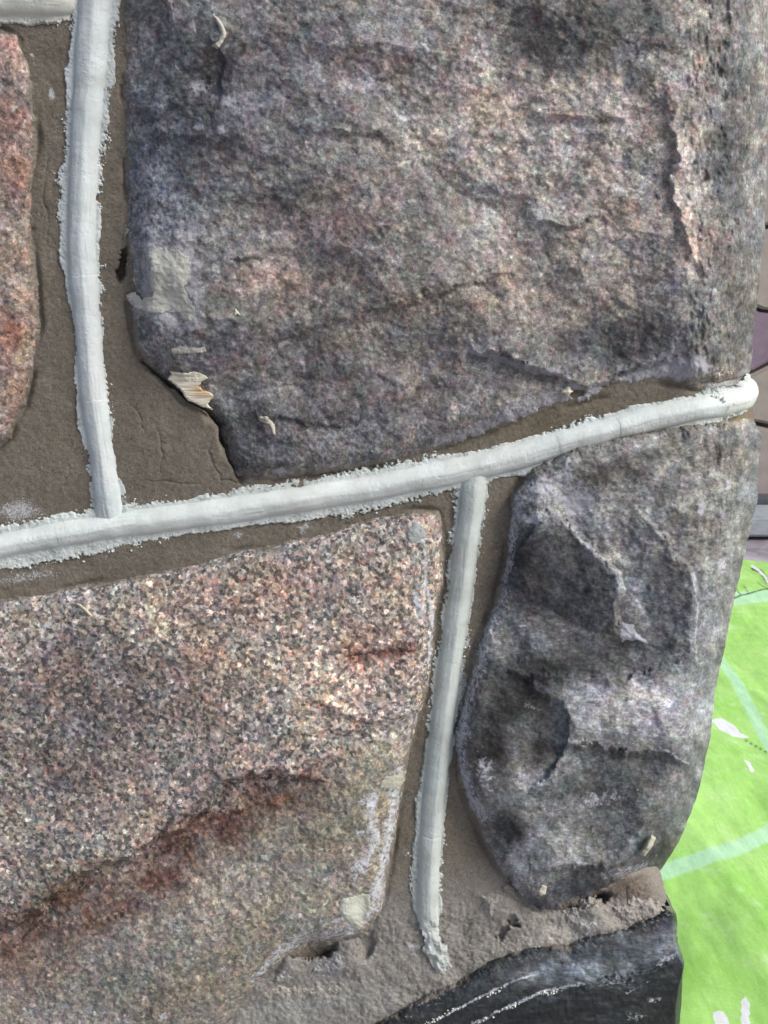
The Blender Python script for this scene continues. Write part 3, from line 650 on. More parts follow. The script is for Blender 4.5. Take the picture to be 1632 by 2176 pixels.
# ------------------------------------------------------------------ raised mortar beads
def bead(path, hgt, seed, cracks=(), smooth=12, label=None, tint=(1, 1, 1), foot=None):
    p = np.asarray(path, float)          # u, v, depth mm, angle deg, half width px, flange minus, flange plus
    seg = np.hypot(np.diff(p[:, 0]), np.diff(p[:, 1])) + np.abs(np.diff(p[:, 2]))/MM*0 + np.abs(np.diff(p[:, 2]))*3.7
    s = np.concatenate([[0], np.cumsum(seg)])
    S = np.arange(0, s[-1], 1.4)
    q = np.stack([np.interp(S, s, p[:, i]) for i in range(7)], 1)
    ker = np.hanning(2*smooth*3+1); ker /= ker.sum(); pad = smooth*3
    for i in range(7):
        e = np.concatenate([2*q[0, i]-q[1:pad+1, i][::-1], q[:, i], 2*q[-1, i]-q[-pad-1:-1, i][::-1]])
        q[:, i] = np.convolve(e, ker, 'valid')
    C = P(q[:, 0] + 1.6*fbm(S, S*0, 60, 3, seed), q[:, 1] + 1.6*fbm(S, S*0+7, 60, 3, seed+1), q[:, 2]*MM)
    T = np.gradient(C, axis=0); T /= np.linalg.norm(T, axis=1, keepdims=True)
    a = np.radians(q[:, 3]); Nn = np.stack([np.sin(a), -np.cos(a), 0*a], 1)
    B = np.cross(Nn, T); B /= np.linalg.norm(B, axis=1, keepdims=True)    # + = right-hand side of travel as seen by the viewer
    W = np.concatenate([np.arange(-70, -20, 1.3), np.arange(-20, 20, 1.8), np.arange(20, 71, 1.3)])
    SS, WW = np.meshgrid(S, W, indexing='ij')
    hw = q[:, 4][:, None]*(1+.09*fbm(SS[:, :1], SS[:, :1]*0+3, 90, 2, seed+2))
    x = WW/hw
    body = .5*np.clip(1-np.abs(x)**4, 0, 1)**.6 + .5*np.clip(1-np.sqrt((x-.12)**2+.03)/1.1, 0, 1)*(np.abs(x) < 1)
    h = hgt*body
    rk = .35+1.3*ss(-.25, .35, fbm(SS, np.sign(WW)*40, 120, 3, seed+22))      # ragged in places, clean in others
    rag = rk*(7*fbm(SS, WW, 17, 4, seed+3, .8) + 6*fbm(SS, WW, 6, 2, seed+21)) + 5*fbm(SS, WW*.3, 40, 2, seed+4) - 2
    for sg, col in ((-1, 5), (1, 6)):
        f = q[:, col][:, None]*(1.15 + .75*fbm(SS[:, :1], SS[:, :1]*0+col, 75, 3, seed+5+col))
        ed = (sg*WW) - hw - np.clip(f-3, 1, 60) + rag                   # >0 outside the flange
        fh = 1.0 + .6*fbm(SS, WW, 8, 3, seed+6, .8)*ss(-4, 10, sg*WW-hw) - .02*np.maximum(sg*WW-hw, 0)
        fh = np.where(ed > 0, fh - ed*.55, fh)
        h = np.where((sg*x > 0), np.where(sg*x < 1, np.maximum(h, np.minimum(fh, 1.6)), fh), h)
    h = h + .16*fbm(SS*.25, WW*2.6, 14, 3, seed+8)*(body > .05) + .09*fbm(SS, WW, 5, 2, seed+9) + .3*fbm(SS, WW, 90, 2, seed+10)
    h = h + .45*fbm(SS, WW*.6, 46, 3, seed+31)*(body > .03)
    pit = worley(SS, WW, 13, seed+3)[0]
    h = h - .25*ss(.16, .04, pit)*(fbm(SS, WW, 70, 2, seed+32) > .05)
    for sc_ in range(14):                                         # short trowel scores running along the bead
        c_ = _T[sc_ % 8][sc_*7 % 256, (seed*3+sc_*11) % 256]*S[-1]; w_ = (_T[3][(seed+sc_*5) % 256, sc_]-.5)*40
        h = h - .22*np.exp(-((WW-w_-3*np.sin(SS/40+sc_))/1.3)**2)*np.exp(-((SS-c_)/38)**4)*(body > .05)
    for c0, amp in cracks:
        h = h - amp*np.exp(-((SS-c0-3*fbm(WW, SS*0, 14, 3, seed+12))/1.6)**2)*(body > .02)
        h = h + .18*np.tanh((SS-c0)/3)*np.exp(-((SS-c0)/40)**2)*body
    if foot is not None:
        k = ss(foot-55, foot, SS); h = h*(1-.75*k) + k*(1.0+2.6*fbm(SS, WW, 16, 4, seed+13)) - 9*k*(np.abs(WW) > 26+12*fbm(SS, WW*0, 20, 3, seed+14))
    pos = C[:, None] + B[:, None]*(WW*PX)[..., None] + Nn[:, None]*(h*MM)[..., None]
    keep = h > -2.6
    t = np.ones(pos.shape)*np.array(tint)
    edgec = ss(.9, 1.1, np.abs(x))
    t = t*(1 - edgec*.12)[..., None]*(1+.13*fbm(SS, WW*1.5, 70, 4, seed+15, .7))[..., None]*np.stack([1-.03*(1+fbm(SS, WW, 90, 3, seed+16)), 1+0*SS, 1.0+0*SS], -1)
    t = t*(1-.28*ss(.1, .5, fbm(SS, WW, 26, 4, seed+17, .8))*edgec)[..., None]
    o = grid_obj('mortar_bead', pos, keep, M_bead, wall, t)
    if label: o['label'] = label
    return pos, h, keep, SS, WW, hw

beads = []
# u, v, depth, angle, half width, flange on left side of travel, flange on right side
beads.append(bead([(-420, 1262, 0, 0, 27, 18, 12), (-60, 1178, 0, 0, 27, 22, 14), (0, 1160, 0, 0, 27, 24, 15), (100, 1140, 0, 0, 27, 22, 15), (200, 1124, 0, 0, 27, 20, 15), (300, 1110, 0, 0, 28, 16, 12),
    (400, 1096, 0, 0, 28, 15, 10), (500, 1082, 0, 0, 28, 15, 10), (600, 1067, 0, 0, 28, 14, 12), (700, 1052, 0, 0, 28, 14, 8), (800, 1036, 0, 0, 28, 15, 16), (900, 1015, 0, 0, 28, 14, 14),
    (1000, 994, 0, 0, 28, 12, 4), (1100, 970, 0, 0, 28, 14, 4), (1200, 940, -1, 0, 28, 16, 4), (1300, 912, -1, 0, 27, 22, 6), (1400, 886, 0, 0, 27, 30, 10), (1480, 868, 1.5, 6, 27, 24, 8),
    (1525, 861, 6, 20, 28, 12, 4), (1558, 853, 13, 34, 30, 4, 2), (1580, 845, 22, 54, 32, 2, 0), (1590, 838, 34, 80, 33, 0, 0), (1587, 832, 52, 90, 32, 0, 0), (1573, 826, 90, 90, 31, 6, 6), (1500, 818, 270, 90, 31, 6, 6)],
    7.2, 201, cracks=((1640, .12), (1775, .25), (560, .1)), label='long white mortar bead rising to the right and wrapping round the corner', tint=(1.06, 1.10, 1.12)))
beads.append(bead([(222, -420, 0, 0, 31, 12, 14), (206, -60, 0, 0, 31, 10, 14), (202, 0, 0, 0, 31, 10, 16), (194, 100, 0, 0, 31, 12, 15), (188, 200, 0, 0, 31, 14, 12), (182, 300, 0, 0, 30, 14, 6), (177, 400, 0, 0, 29, 14, 5), (174, 500, 0, 0, 28, 15, 5),
    (175, 560, 0, 0, 29, 13, 5), (182, 640, 0, 0, 28, 8, 4), (188, 700, 0, 0, 28, 6, 5), (193, 780, 0, 0, 28, 7, 4), (200, 850, 0, 0, 27, 9, 4), (212, 930, 0, 0, 27, 10, 4), (221, 1000, 0, 0, 28, 9, 4), (229, 1060, 0, 0, 30, 8, 12), (236, 1100, 2, 0, 33, 6, 16), (240, 1118, 6, 0, 33, 6, 10)][:],
    7.0, 221, cracks=((1005, .2), (1270, .2)), label='upright white mortar bead between the pink stone and the large upper stone', tint=(.9, .95, 1.0)))  # greyer tint puts the shade on this upright bead into its colour
beads.append(bead([(1012, 990, 3, 0, 26, 4, 4), (1006, 1030, 0, 0, 27, 4, 4), (1000, 1080, 0, 0, 26, 4, 5), (988, 1170, 0, 0, 26, 3, 5), (976, 1260, 0, 0, 26, 4, 4), (964, 1350, 0, 0, 26, 6, 5), (952, 1440, 0, 0, 27, 6, 6),
    (940, 1530, 0, 0, 27, 6, 4), (930, 1620, 0, 0, 27, 8, 3), (920, 1710, 0, 0, 28, 10, 2), (913, 1800, 0, 0, 27, 12, 2), (909, 1880, 0, 0, 26, 10, 3), (908, 1930, 0, 0, 26, 10, 8), (914, 1975, -1, 0, 24, 8, 14), (926, 2020, -2, 0, 18, 4, 10), (942, 2062, -2, 0, 8, 2, 2)],
    6.8, 241, cracks=((800, .3),), label='upright white mortar bead between the speckled stone and the dark stone', tint=(.82, .86, .86), foot=1010))  # darker tint paints in this bead's shade
beads.append(bead([(-420, -10, 0, 0, 27, 12, 14), (-60, 2, 0, 0, 27, 12, 14), (40, 4, 0, 0, 27, 12, 14), (120, 6, 0, 0, 26, 10, 16), (160, 4, 2, 0, 24, 8, 10), (176, 2, 6, 0, 20, 4, 4)],
    6.0, 261, label='short white mortar bead in the top left corner', tint=(.95, .95, .9)))

# crumbs of mortar clinging along the beads
def lumps(name, pts, mat, parent=None, seed=5):
    rs = np.random.RandomState(seed)
    base = np.array([(1, 0, 0), (-1, 0, 0), (0, 1, 0), (0, -1, 0), (0, 0, 1), (0, 0, -1)], float)
    fc = np.array([(0, 2, 4), (2, 1, 4), (1, 3, 4), (3, 0, 4), (2, 0, 5), (1, 2, 5), (3, 1, 5), (0, 3, 5)])
    V = []; Fq = []
    for i, (c, r) in enumerate(pts):
        V.append(c + base*r*(.55+.9*rs.rand(6, 1)) + rs.randn(6, 3)*r*.25); Fq.append(fc+6*i)
    V = np.concatenate(V); Fq = np.concatenate(Fq)
    return mesh_np(name, V, Fq, mat, parent, {'tint': np.ones((len(V), 3))}, smooth=False)
rs = np.random.RandomState(12)
cr = []
for bi, (pos, h, keep, SS, WW, hw) in enumerate(beads):
    ny, nx = h.shape
    near = (h < .9) & (h > -2.2) & (np.abs(WW) > 26) & (fbm(SS, np.sign(WW)*40, 120, 3, 201+bi*20+22) > .02)
    idx = np.argwhere(near)
    idx = idx[rs.permutation(len(idx))[:int(ny*.30)]]
    for a, b in idx:
        p = pos[a, b].copy(); uu, vv = proj(p)
        if not (-60 < uu < 1560 and -60 < vv < 2100): continue
        hm = hM(np.array([uu]), np.array([vv]))[0]
        p = P(uu+rs.randn()*3.2, vv+rs.randn()*3.2, -(hm+.1)*MM)
        cr.append((p, (.22+.78*rs.rand()**3)*.0011))
o = lumps('mortar_crumbs', cr, M_bead, wall); o['kind'] = 'stuff'
# crumbs sitting in the two scratches of the black stone
cr = []
for pts, n in (([(900, 2180), (960, 2148), (1040, 2112), (1062, 2104)], 46), ([(1000, 2182), (1080, 2142), (1150, 2110), (1190, 2106)], 60)):
    p = np.array(pts, float)
    for _ in range(n):
        t = rs.rand()**1.3*(len(p)-1); i = min(int(t), len(p)-2); c = p[i]+(p[i+1]-p[i])*(t-i)
        uu = c[0]+rs.randn()*3; vv = c[1]+rs.randn()*2.5
        hh = hE(np.array([uu]), np.array([vv]))[0][0]
        cr.append((P(uu, vv, -(hh+.2)*MM), (.35+.65*rs.rand()**2)*.0012))
o = lumps('crumb', cr, M_bead, sE, 8); o['kind'] = 'stuff'; o['label'] = 'white crumbs along two scratches of the black stone'

# ------------------------------------------------------------------ smears, flakes and the wedged wood chip
def patch(name, poly, hf, thick, mat, parent, seed, lift=0.3, curl=0, wob=3, dep=None, tint=(1, 1, 1), edgew=6, flat=None):
    p = np.asarray(poly, float)
    us = np.arange(p[:, 0].min()-8, p[:, 0].max()+8, 1.2); vs = np.arange(p[:, 1].min()-8, p[:, 1].max()+8, 1.2)
    U, V = np.meshgrid(us, vs)
    sd = sd_poly(U + wob*fbm(U, V, 12, 3, seed), V + wob*fbm(U, V, 12, 3, seed+1), p)
    h0, _ = hf(U, V)
    if flat is not None:         # a stiff piece: spans the hollows under it
        h0 = np.maximum(h0, h0*(1-flat) + flat*h0[sd > 0].mean())
    h = h0 + np.where(sd > 0, lift + thick*(1-np.exp(-np.maximum(sd, 0)/edgew)), sd*.9) + curl*np.clip(np.abs(U-p[:, 0].mean())/60, 0, 1)**2 + .12*fbm(U, V*2, 14, 3, seed+2)
    pos = P(U, V, -h*MM)
    t = np.ones(pos.shape)*np.array(tint)
    return grid_obj(name, pos, sd > -3, mat, parent, t)
hAf = hA
patch('mortar_smear', [(316, 534), (330, 526), (352, 530), (374, 531), (394, 545), (407, 562), (402, 590), (392, 612), (404, 640), (416, 650), (412, 668), (396, 690), (388, 668), (352, 660), (318, 662), (290, 652), (272, 628), (286, 618), (304, 640), (322, 632), (322, 600), (320, 565)], hA, .35, M_smear, sA, 301, flat=.35, wob=8, lift=.1, edgew=12, tint=(.9, .93, .98))
patch('mortar_smear', [(362, 742), (380, 735), (400, 740), (436, 738), (438, 748), (410, 752), (384, 750), (366, 754)], hA, .4, M_smear, sA, 311, tint=(.85, .86, .88))
patch('mortar_smear', [(452, 30), (462, 36), (474, 52), (482, 72), (474, 92), (462, 106), (450, 96), (466, 86), (470, 70), (462, 50)], hA, 1.6, M_smear, sA, 321, wob=2, tint=(1, 1, 1))
patch('mortar_smear', [(250, 500), (268, 484), (274, 490), (266, 510), (252, 530), (243, 552), (238, 540), (244, 520)], hA, 1.2, M_smear, sA, 322, wob=2, tint=(.6, .58, .52), lift=2)
patch('mortar_smear', [(548, 886), (568, 884), (584, 902), (586, 926), (580, 924), (572, 902), (552, 896)], hA, .9, M_smear, sA, 331, wob=1.5, edgew=3, tint=(1, .97, .95))
patch('mortar_smear', [(716, 1930), (728, 1908), (760, 1898), (786, 1902), (790, 1930), (768, 1945), (762, 1975), (742, 1968), (730, 1950)], hC, .8, M_smear, sC, 341, wob=7, lift=.1, tint=(1.05, 1.12, 1.12))
patch('mortar_smear', [(808, 1660), (830, 1648), (862, 1640), (860, 1662), (838, 1680), (812, 1674)], hC, .5, M_smear, sC, 351, lift=.1, wob=6, tint=(.9, .92, .88))
patch('mortar_smear', [(868, 1158), (866, 1130), (882, 1108), (894, 1114), (906, 1142), (888, 1150)], hC, .6, M_smear, sC, 361, tint=(.78, .86, .98))
patch('mortar_smear', [(1362, 1814), (1372, 1796), (1384, 1776), (1392, 1780), (1386, 1796), (1370, 1818)], hD, 1.4, M_smear, sD, 371, wob=1.5, edgew=3, tint=(1.1, 1.08, 1))
patch('mortar_smear', [(1144, 1894), (1152, 1880), (1162, 1884), (1160, 1900), (1148, 1904)], hD, .7, M_smear, sD, 381, wob=1.5, edgew=3, tint=(1.2, 1.18, 1.12))
patch('mortar_smear', [(160, 1282), (172, 1284), (190, 1300), (196, 1310), (188, 1308), (172, 1292)], hC, .9, M_smear, sC, 391, wob=1, edgew=2, tint=(1.3, 1.25, 1.1))
patch('mortar_smear', [(500, 655), (506, 662), (512, 672), (504, 668), (497, 672)], hA, .9, M_smear, sA, 395, wob=1, edgew=2, tint=(1.2, 1.2, 1.1))

for i, (pg, th, tn) in enumerate([
    ([(1222, 1916), (1236, 1906), (1254, 1904), (1276, 1912), (1286, 1926), (1272, 1936), (1246, 1936), (1226, 1932)], 5.5, (2.33, 2.25, 2.17)),
    ([(1196, 1936), (1220, 1930), (1262, 1944), (1290, 1952), (1306, 1975), (1280, 1990), (1236, 1984), (1206, 1962)], 3.5, (2.62, 2.62, 2.62)),
    ([(1060, 1876), (1078, 1868), (1096, 1884), (1108, 1912), (1110, 1936), (1098, 1930), (1084, 1900), (1070, 1888)], 4.5, (1.95, 1.83, 1.72)),
    ([(1022, 1900), (1050, 1890), (1082, 1905), (1086, 1945), (1066, 1964), (1030, 1950)], 2.6, (2.17, 2.10, 1.98)),
    ([(1300, 1925), (1350, 1905), (1400, 1915), (1412, 1935), (1380, 1962), (1320, 1972)], 2.6, (2.40, 2.28, 2.17)),
    ([(604, 2042), (622, 2030), (640, 2046), (640, 2075), (612, 2088), (580, 2096), (570, 2080)], 4.5, (2.25, 2.25, 2.25)),
    ([(700, 2034), (724, 2020), (742, 2040), (762, 2062), (742, 2082), (700, 2076), (660, 2072), (670, 2052)], 3.6, (1.88, 1.92, 2.10)),
    ([(560, 2080), (600, 2092), (660, 2098), (720, 2090), (740, 2104), (660, 2120), (560, 2126), (520, 2120)], 2.4, (2.33, 2.25, 2.13))]):
    patch('mortar_lump', pg, lambda u, v: (hM(u, v)*.3 + 1.2*fbm(u, v, 16, 3, 77) + .6*fbm(u, v, 6, 2, 78), None), th, M_bed, wall, 420+i*5, lift=-.8, wob=8, edgew=9, tint=(tn[0]*.92, tn[1], tn[2]*1.17))

def wood_mat():
    m, nt, b = new_mat('split_wood_cream'); N = NB(nt); co = N.coord()
    st = N.mapping(co, (60, 60, 1500), (0, math.radians(7), 0))
    n = N.noise(st, 1.0, 4, .6)
    n2 = N.noise(co, 90, 2, .5)
    c = N.mix(N.ramp(n, [(.35, 0), (.65, 1)]), lin(196, 186, 158), lin(232, 228, 212))
    t = N.sep(N.attr('tint'))
    c = N.mix(N.math('MULTIPLY', t[0], N.ramp(n, [(.3, 1), (.7, .35)])), c, lin(188, 138, 74))
    nt.links.new(c, b.inputs['Base Color']); b.inputs['Roughness'].default_value = .6
    nt.links.new(N.bump(n, .5, .0008), b.inputs['Normal'])
    return m
M_wood = wood_mat()
def wood():
    p = [(356, 806), (364, 796), (358, 786), (374, 788), (384, 791), (400, 792), (410, 787), (424, 790), (436, 798), (444, 804), (430, 810), (424, 820), (430, 828), (444, 832), (454, 840), (450, 848), (440, 858), (452, 870), (430, 864), (400, 850), (392, 842), (388, 832), (378, 822)]
    p = np.array(p, float)
    U, V = np.meshgrid(np.arange(350, 460, 1.1), np.arange(780, 876, 1.1))
    sd = sd_poly(U+1.5*fbm(U, V, 9, 2, 401), V+1.5*fbm(U, V, 9, 2, 402), p)
    ht, _ = hA(np.array([440.]), np.array([800.]))
    h = float(ht[0])*.35 + 3.5 + .030*(U-400) - .03*(V-830) + .35*fbm(U*.12, V*1.0, 4, 2, 403)
    hs, _ = hA(U, V)
    h = np.maximum(h, hs+.5)
    top = P(U, V, -h*MM); bot = P(U, V, (-h+2.2)*MM)
    m = sd > 0
    tint = np.zeros(top.shape); tint[..., 0] = blob(U, V, 432, 832, 24, 12, 10)
    h2 = np.where(sd < 1.2, h-2.2, h)
    pos = P(U, V, -h2*MM)
    o = grid_obj('wood_chip', pos, sd > -1.2, M_wood, None, tint)
    tag(o, label='torn cream wood chip with an orange stain wedged under the big upper stone', category='wood chip')
    # small light pebble beside the dark hole under the ledge
    pts = []
    rr = np.random.RandomState(4)
    me = bpy.data.meshes.new('pebble'); import bmesh
    bm = bmesh.new(); bmesh.ops.create_icosphere(bm, subdivisions=3, radius=1)
    hh, _ = hA(np.array([1206.]), np.array([830.]))
    c = P(1206, 831, -(float(hh[0])+.6)*MM)
    for vtx in bm.verts:
        k = 1+.18*math.sin(vtx.co.x*5+1)+.14*math.sin(vtx.co.z*6+2)+.1*math.sin(vtx.co.y*7)
        vtx.co = Vector((vtx.co.x*.0032*k, vtx.co.y*.0022*k, vtx.co.z*.0024*k))
    for f in bm.faces: f.smooth = True
    bm.to_mesh(me); bm.free()
    o = link('pebble', me, M_wood, None); o.location = c
    tag(o, label='small cream pebble stuck in the pale mortar smear under the upper stone', category='pebble')
wood()

# ------------------------------------------------------------------ green tarpaulin on the ground
def tarp_mat():
    m, nt, b = new_mat('green_woven_tarp'); N = NB(nt); co = N.coord()
    mk = N.sep(N.attr('mask'))
    n = N.noise(co, 14, 4, .6); n2 = N.noise(co, 420, 3, .6)
    c = N.mix(N.ramp(n, [(.3, 0), (.7, 1)]), (.35, .72, .13), (.50, .84, .25))
    c = N.mix(N.ramp(N.noise(co, 40, 5, .65), [(.55, 0), (.75, .5)]), c, (.74, .93, .60))
    c = N.mix(N.math('MULTIPLY', mk[1], .7), c, (.55, .9, .66))          # printed mint stripes
    c = N.mix(mk[2], c, (.03, .06, .03))                                   # black seams
    c = N.mix(N.math('MULTIPLY', N.ramp(n2, [(.4, 0), (.7, 1)]), .22), c, (.66, .92, .36))
    f = N.math('ADD', mk[0], N.math('MULTIPLY', N.math('SUBTRACT', N.noise(co, 120, 4, .7), .5), .5))
    f = N.math('MULTIPLY', N.ramp(f, [(.45, 0), (.6, 1)]), N.ramp(mk[0], [(.02, 0), (.15, 1)]))
    c = N.mix(f, c, (.9, .92, .9))                                         # dried white splashes
    # fine weave
    wv = N.add('ShaderNodeTexWave'); wv.bands_direction = 'X'; N.put(wv, 0, co); wv.inputs['Scale'].default_value = 260; wv.inputs['Distortion'].default_value = .6
    wh = N.add('ShaderNodeTexWave'); wh.bands_direction = 'Y'; N.put(wh, 0, co); wh.inputs['Scale'].default_value = 200; wh.inputs['Distortion'].default_value = .6
    hh = N.math('ADD', wv.outputs[1], wh.outputs[1])
    c = N.mix(1, c, N.ramp(N.math('MULTIPLY', wv.outputs[1], wh.outputs[1]), [(0, .86), (.6, 1.06)]), 'MULTIPLY')
    c = N.mix(1, c, N.ramp(N.noise(N.mapping(co, (1, .25, 1)), 210, 5, .8), [(.3, .85), (.7, 1.12)]), 'MULTIPLY')
    nt.links.new(c, b.inputs['Base Color']); b.inputs['Roughness'].default_value = .55
    b.inputs['Specular IOR Level'].default_value = .35
    nt.links.new(N.bump(hh, .25, .0006), b.inputs['Normal'])
    return m
M_tarp = tarp_mat()
def tarp():
    xs = np.arange(.13, 1.6, .0035); ys = np.arange(-.02, 1.50, .0035)
    X, Y = np.meshgrid(xs, ys)
    # far edge and near edges are uneven
    yl = G(np.array([1600.]), np.array([1204.]))[0][1]
    far = yl + .02*fbm(X*1000, X*0, 160, 3, 3) - .22*np.clip(X-.70, 0, 1) 
    Yc = Y/1.50*(far+.02) - .02*(1-Y/1.5)
    Z = .006 + .012*(fbm(X*1000, Yc*1000, 330, 3, 500)+.6) + .018*facet(X*1000+Yc*300, Yc*420, 150, 51, .9, .5, True).clip(-.8, .8) + .0022*fbm(X*1000, Yc*300, 26, 3, 501)
    # folds
    pos = np.stack([X, Yc, Z.clip(.003, 1)], -1)
    u, v = proj(np.stack([X, Yc, 0*X+.012], -1))
    mint = np.zeros(X.shape); blk = mint.copy(); wh = mint.copy()
    for pts, w0 in (([(1380, 1868), (1440, 1848), (1500, 1832), (1560, 1810), (1620, 1776), (1700, 1715), (1800, 1620)], 17), ([(1525, 1385), (1560, 1440), (1600, 1510), (1650, 1600), (1700, 1720)], 11), ([(1500, 1278), (1560, 1276), (1640, 1262), (1800, 1235)], 14)):
        k = np.zeros(X.shape); local(u, v, pts, 80, lambda d, s, t: ss(w0+2, w0-2, d), k); mint = np.maximum(mint, k)
    for pts, w0 in (([(1500, 1294), (1560, 1274), (1632, 1246), (1720, 1215)], 1.3), ([(1558, 1246), (1574, 1268)], 1.0), ([(1610, 1232), (1632, 1250)], .9), ([(1580, 1244), (1590, 1262)], .7), ([(1600, 1204), (1618, 1212), (1632, 1232), (1650, 1250)], 3.4), ([(1580, 1560), (1632, 1590)], .8)):
        k = np.zeros(X.shape); local(u, v, pts, 30, lambda d, s, t: ss(w0+1, w0-.6, d), k); blk = np.maximum(blk, k)
    for pts, w0, st in (([(1515, 1522), (1545, 1530), (1580, 1555), (1610, 1575), (1640, 1590)], 3, .45), ([(1598, 1200), (1612, 1208), (1626, 1222), (1636, 1240)], 2.6, 1.1), ([(1505, 1755), (1540, 1775)], 8, .4), ([(1600, 1480), (1640, 1560)], 8, .3)):
        k = np.zeros(X.shape); local(u, v, pts, 60, lambda d, s, t: st*np.exp(-(d/w0)**2), k); wh = np.maximum(wh, k)
    wu = u + 5*fbm(u, v, 26, 3, 510); wv = v + 5*fbm(u, v, 26, 3, 511)
    for pg in ([(1512, 1524), (1530, 1518), (1552, 1526), (1572, 1546), (1592, 1560), (1560, 1556), (1530, 1540)], [(1512, 2158), (1530, 2160), (1550, 2178), (1552, 2200), (1526, 2200)], [(1571, 2142), (1581, 2133), (1590, 2152), (1594, 2200), (1576, 2200)], [(1580, 1612), (1592, 1616), (1604, 1636), (1596, 1640)]):
        m = (u > 1440) & (u < 1680) & (v > 1480) & (v < 2320)
        wh[m] = np.maximum(wh[m], 1.3*ss(-3, 4, sd_poly(wu[m], wv[m], pg)))
    msk = np.stack([wh, mint, blk], -1)
    o = grid_obj('tarpaulin', pos, None, M_tarp, None, None, msk)
    o.location = (0, 0, 0)
    tag(o, label='bright green tarpaulin with pale mint stripes and white splashes spread below the wall corner', category='tarpaulin')
tarp()

# ------------------------------------------------------------------ ground, step and flagstone wall behind
def simple_mat(name, c1, c2, scale, rough=.85, bump=.4, dist=.002, c3=None):
    m, nt, b = new_mat(name); N = NB(nt); co = N.coord()
    c = N.mix(N.ramp(N.noise(co, scale, 6, .7), [(.3, 0), (.7, 1)]), c1, c2)
    if c3: c = N.mix(N.ramp(N.noise(co, scale*.23, 4, .6), [(.45, 0), (.6, .8)]), c, c3)
    nt.links.new(c, b.inputs['Base Color']); b.inputs['Roughness'].default_value = rough
    nt.links.new(N.bump(N.noise(co, scale*2.2, 5, .7), bump, dist), b.inputs['Normal'])
    return m
M_ground = simple_mat('grey_paving', lin(110, 104, 108), lin(158, 150, 156), 22, c3=lin(182, 178, 184))
M_step = simple_mat('grey_stone_step', lin(132, 136, 142), lin(164, 168, 174), 45)
M_riser = simple_mat('dark_grey_riser', lin(58, 58, 66), lin(84, 84, 92), 40)  # plain dark grey of the riser
M_beige = simple_mat('beige_flagstone', lin(142, 130, 126), lin(162, 149, 144), 26)
M_mauve = simple_mat('mauve_flagstone', lin(118, 98, 116), lin(142, 120, 138), 26)
M_joint = simple_mat('dark_joint', lin(92, 82, 82), lin(110, 100, 98), 60)

def plane_grid(name, x0, x1, y0, y1, z, n, amp, mat, hole=None):
    X, Y = np.meshgrid(np.linspace(x0, x1, n), np.linspace(y0, y1, n))
    Z = z + amp*fbm(X*1000, Y*1000, 400, 3, 600)
    return grid_obj(name, np.stack([X, Y, Z], -1), None, mat)
gr = plane_grid('ground', -60, 60, -60, 60, -.004, 60, 0.0, M_ground); tag(gr, kind='structure')

def box_me(name, x0, x1, y0, y1, z0, z1, mat, parent=None, bev=.004, seed=0, rough=0.0):
    import bmesh
    bm = bmesh.new(); bmesh.ops.create_cube(bm, size=1)
    for vtx in bm.verts:
        vtx.co = Vector(((x0+x1)/2+vtx.co.x*(x1-x0), (y0+y1)/2+vtx.co.y*(y1-y0), (z0+z1)/2+vtx.co.z*(z1-z0)))
    bmesh.ops.bevel(bm, geom=bm.edges[:], offset=bev, segments=2, affect='EDGES')
    me = bpy.data.meshes.new(name); bm.to_mesh(me); bm.free()
    return link(name, me, mat, parent)
yg = lambda v: float(G(np.array([1610.]), np.array([float(v)]))[0][1])
ys = yg(1147)                         # foot of the step
def zat(v, y, u=1610.):               # height at which the line of sight of row v meets distance y
    dx, dy, dz = ray(u, v); t = (y+DW)/dy; return CAMZ+float(dz)*float(t)
stp = tag(empty('stone_step', (1.2, ys, 0)), label='low pale grey stone step with a dark riser in front of the flagstone wall', category='step')
def under(o, par):
    o.parent = par; o.matrix_parent_inverse = par.matrix_world.inverted(); o.data.transform(__import__('mathutils').Matrix.Translation(-par.location)); o.matrix_parent_inverse.identity(); return o
z1 = zat(1106, ys)
under(box_me('tread', .2, 3.4, ys, ys+.16, .006, z1, M_step, bev=.006), stp)
z2 = zat(1062, ys+.16)
under(box_me('riser', .2, 3.4, ys+.163, ys+.30, z1-.05, z2, M_riser, bev=.003), stp)
yw = ys+.20
fw = tag(empty('flagstone_wall', (1.2, yw, 0)), label='wall of flat beige and mauve flagstones behind the corner', category='wall', kind='thing')
under(box_me('backing', .0, 3.4, yw+.06, yw+.25, 0.0, 2.6, M_joint, bev=.002), fw)
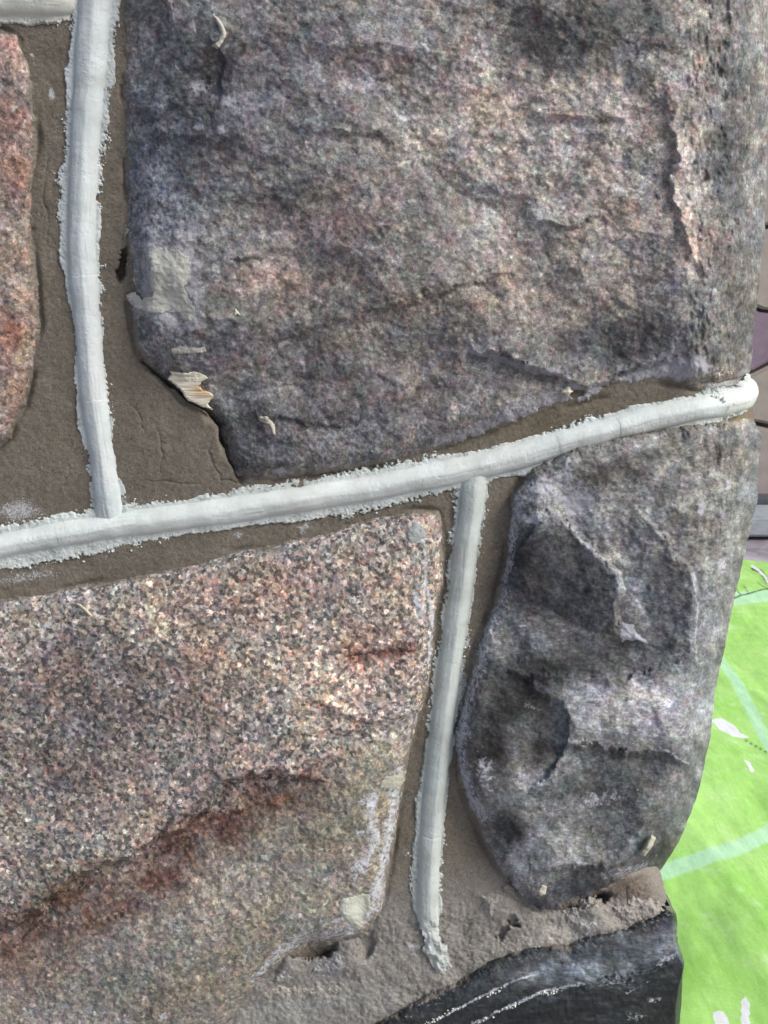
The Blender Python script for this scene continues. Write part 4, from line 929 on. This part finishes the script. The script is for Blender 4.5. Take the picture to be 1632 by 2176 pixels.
def slab(poly_uv, mat, seed, proud=.03, label=None):
    """irregular flagstone traced on the wall face, with real thickness and softened rim"""
    import bmesh
    pts = []
    for (a, b) in poly_uv:
        dx, dy, dz = ray(a, b); t = (yw+.06-proud+DW)/float(dy); pts.append((float(dx)*t, CAMZ+float(dz)*t))
    bm = bmesh.new()
    f = [bm.verts.new((x, yw+.06-proud, z)) for x, z in pts]
    g = [bm.verts.new((x, yw+.062, z)) for x, z in pts]
    bm.faces.new(f); n = len(f)
    for i in range(n): bm.faces.new((f[i], g[i], g[(i+1) % n], f[(i+1) % n]))
    bm.normal_update()
    bmesh.ops.recalc_face_normals(bm, faces=bm.faces)
    bmesh.ops.bevel(bm, geom=[e for e in bm.edges if all(abs(v.co.y-(yw+.06-proud)) < 1e-6 for v in e.verts)], offset=.006, segments=2, affect='EDGES')
    me = bpy.data.meshes.new('flagstone'); bm.to_mesh(me); bm.free()
    o = under(link('flagstone', me, mat), fw)
    if label: o['label'] = label
    return o
slab([(1530, 500), (1532, 640), (1580, 646), (1606, 650), (1622, 657), (1650, 660), (1760, 650), (1880, 640), (1890, 500), (1760, 470)], M_beige, 1)
slab([(1500, 655), (1602, 657), (1616, 664), (1650, 668), (1740, 664), (1735, 720), (1640, 766), (1603, 786), (1560, 800), (1500, 790)], M_mauve, 2, .034, 'mauve flagstone beside the wall corner')
slab([(1500, 800), (1570, 806), (1606, 792), (1650, 770), (1745, 728), (1860, 730), (1880, 860), (1760, 905), (1640, 903), (1618, 898), (1590, 893), (1500, 880)], M_beige, 3)
slab([(1500, 890), (1585, 899), (1610, 906), (1640, 913), (1770, 916), (1850, 940), (1850, 1054), (1500, 1060)], M_beige, 4, .032)
slab([(1520, 260), (1525, 490), (1760, 462), (1780, 300), (1700, 240)], M_beige, 5)
slab([(1530, -60), (1525, 250), (1700, 230), (1720, 60), (1690, -70)], M_beige, 6)
slab([(1750, 670), (1745, 718), (1870, 720), (1990, 730), (2000, 640), (1890, 650)], M_mauve, 7)
slab([(1900, 500), (1895, 635), (2010, 630), (2200, 600), (2180, 480), (2000, 450)], M_beige, 8)
slab([(1890, 740), (1895, 860), (2100, 880), (2300, 850), (2280, 700), (2000, 745)], M_beige, 9)
slab([(1865, 880), (1862, 1050), (2100, 1052), (2320, 1054), (2330, 880), (2100, 895)], M_mauve, 10)
slab([(1730, 60), (1790, 290), (1990, 430), (2200, 460), (2240, 100), (1900, 0)], M_beige, 11)
slab([(1700, -90), (1730, 40), (1900, -20), (2240, 80), (2260, -300), (1900, -320)], M_mauve, 12)
print('verts', sum(len(o.data.vertices) for o in bpy.data.objects if o.type == 'MESH'))
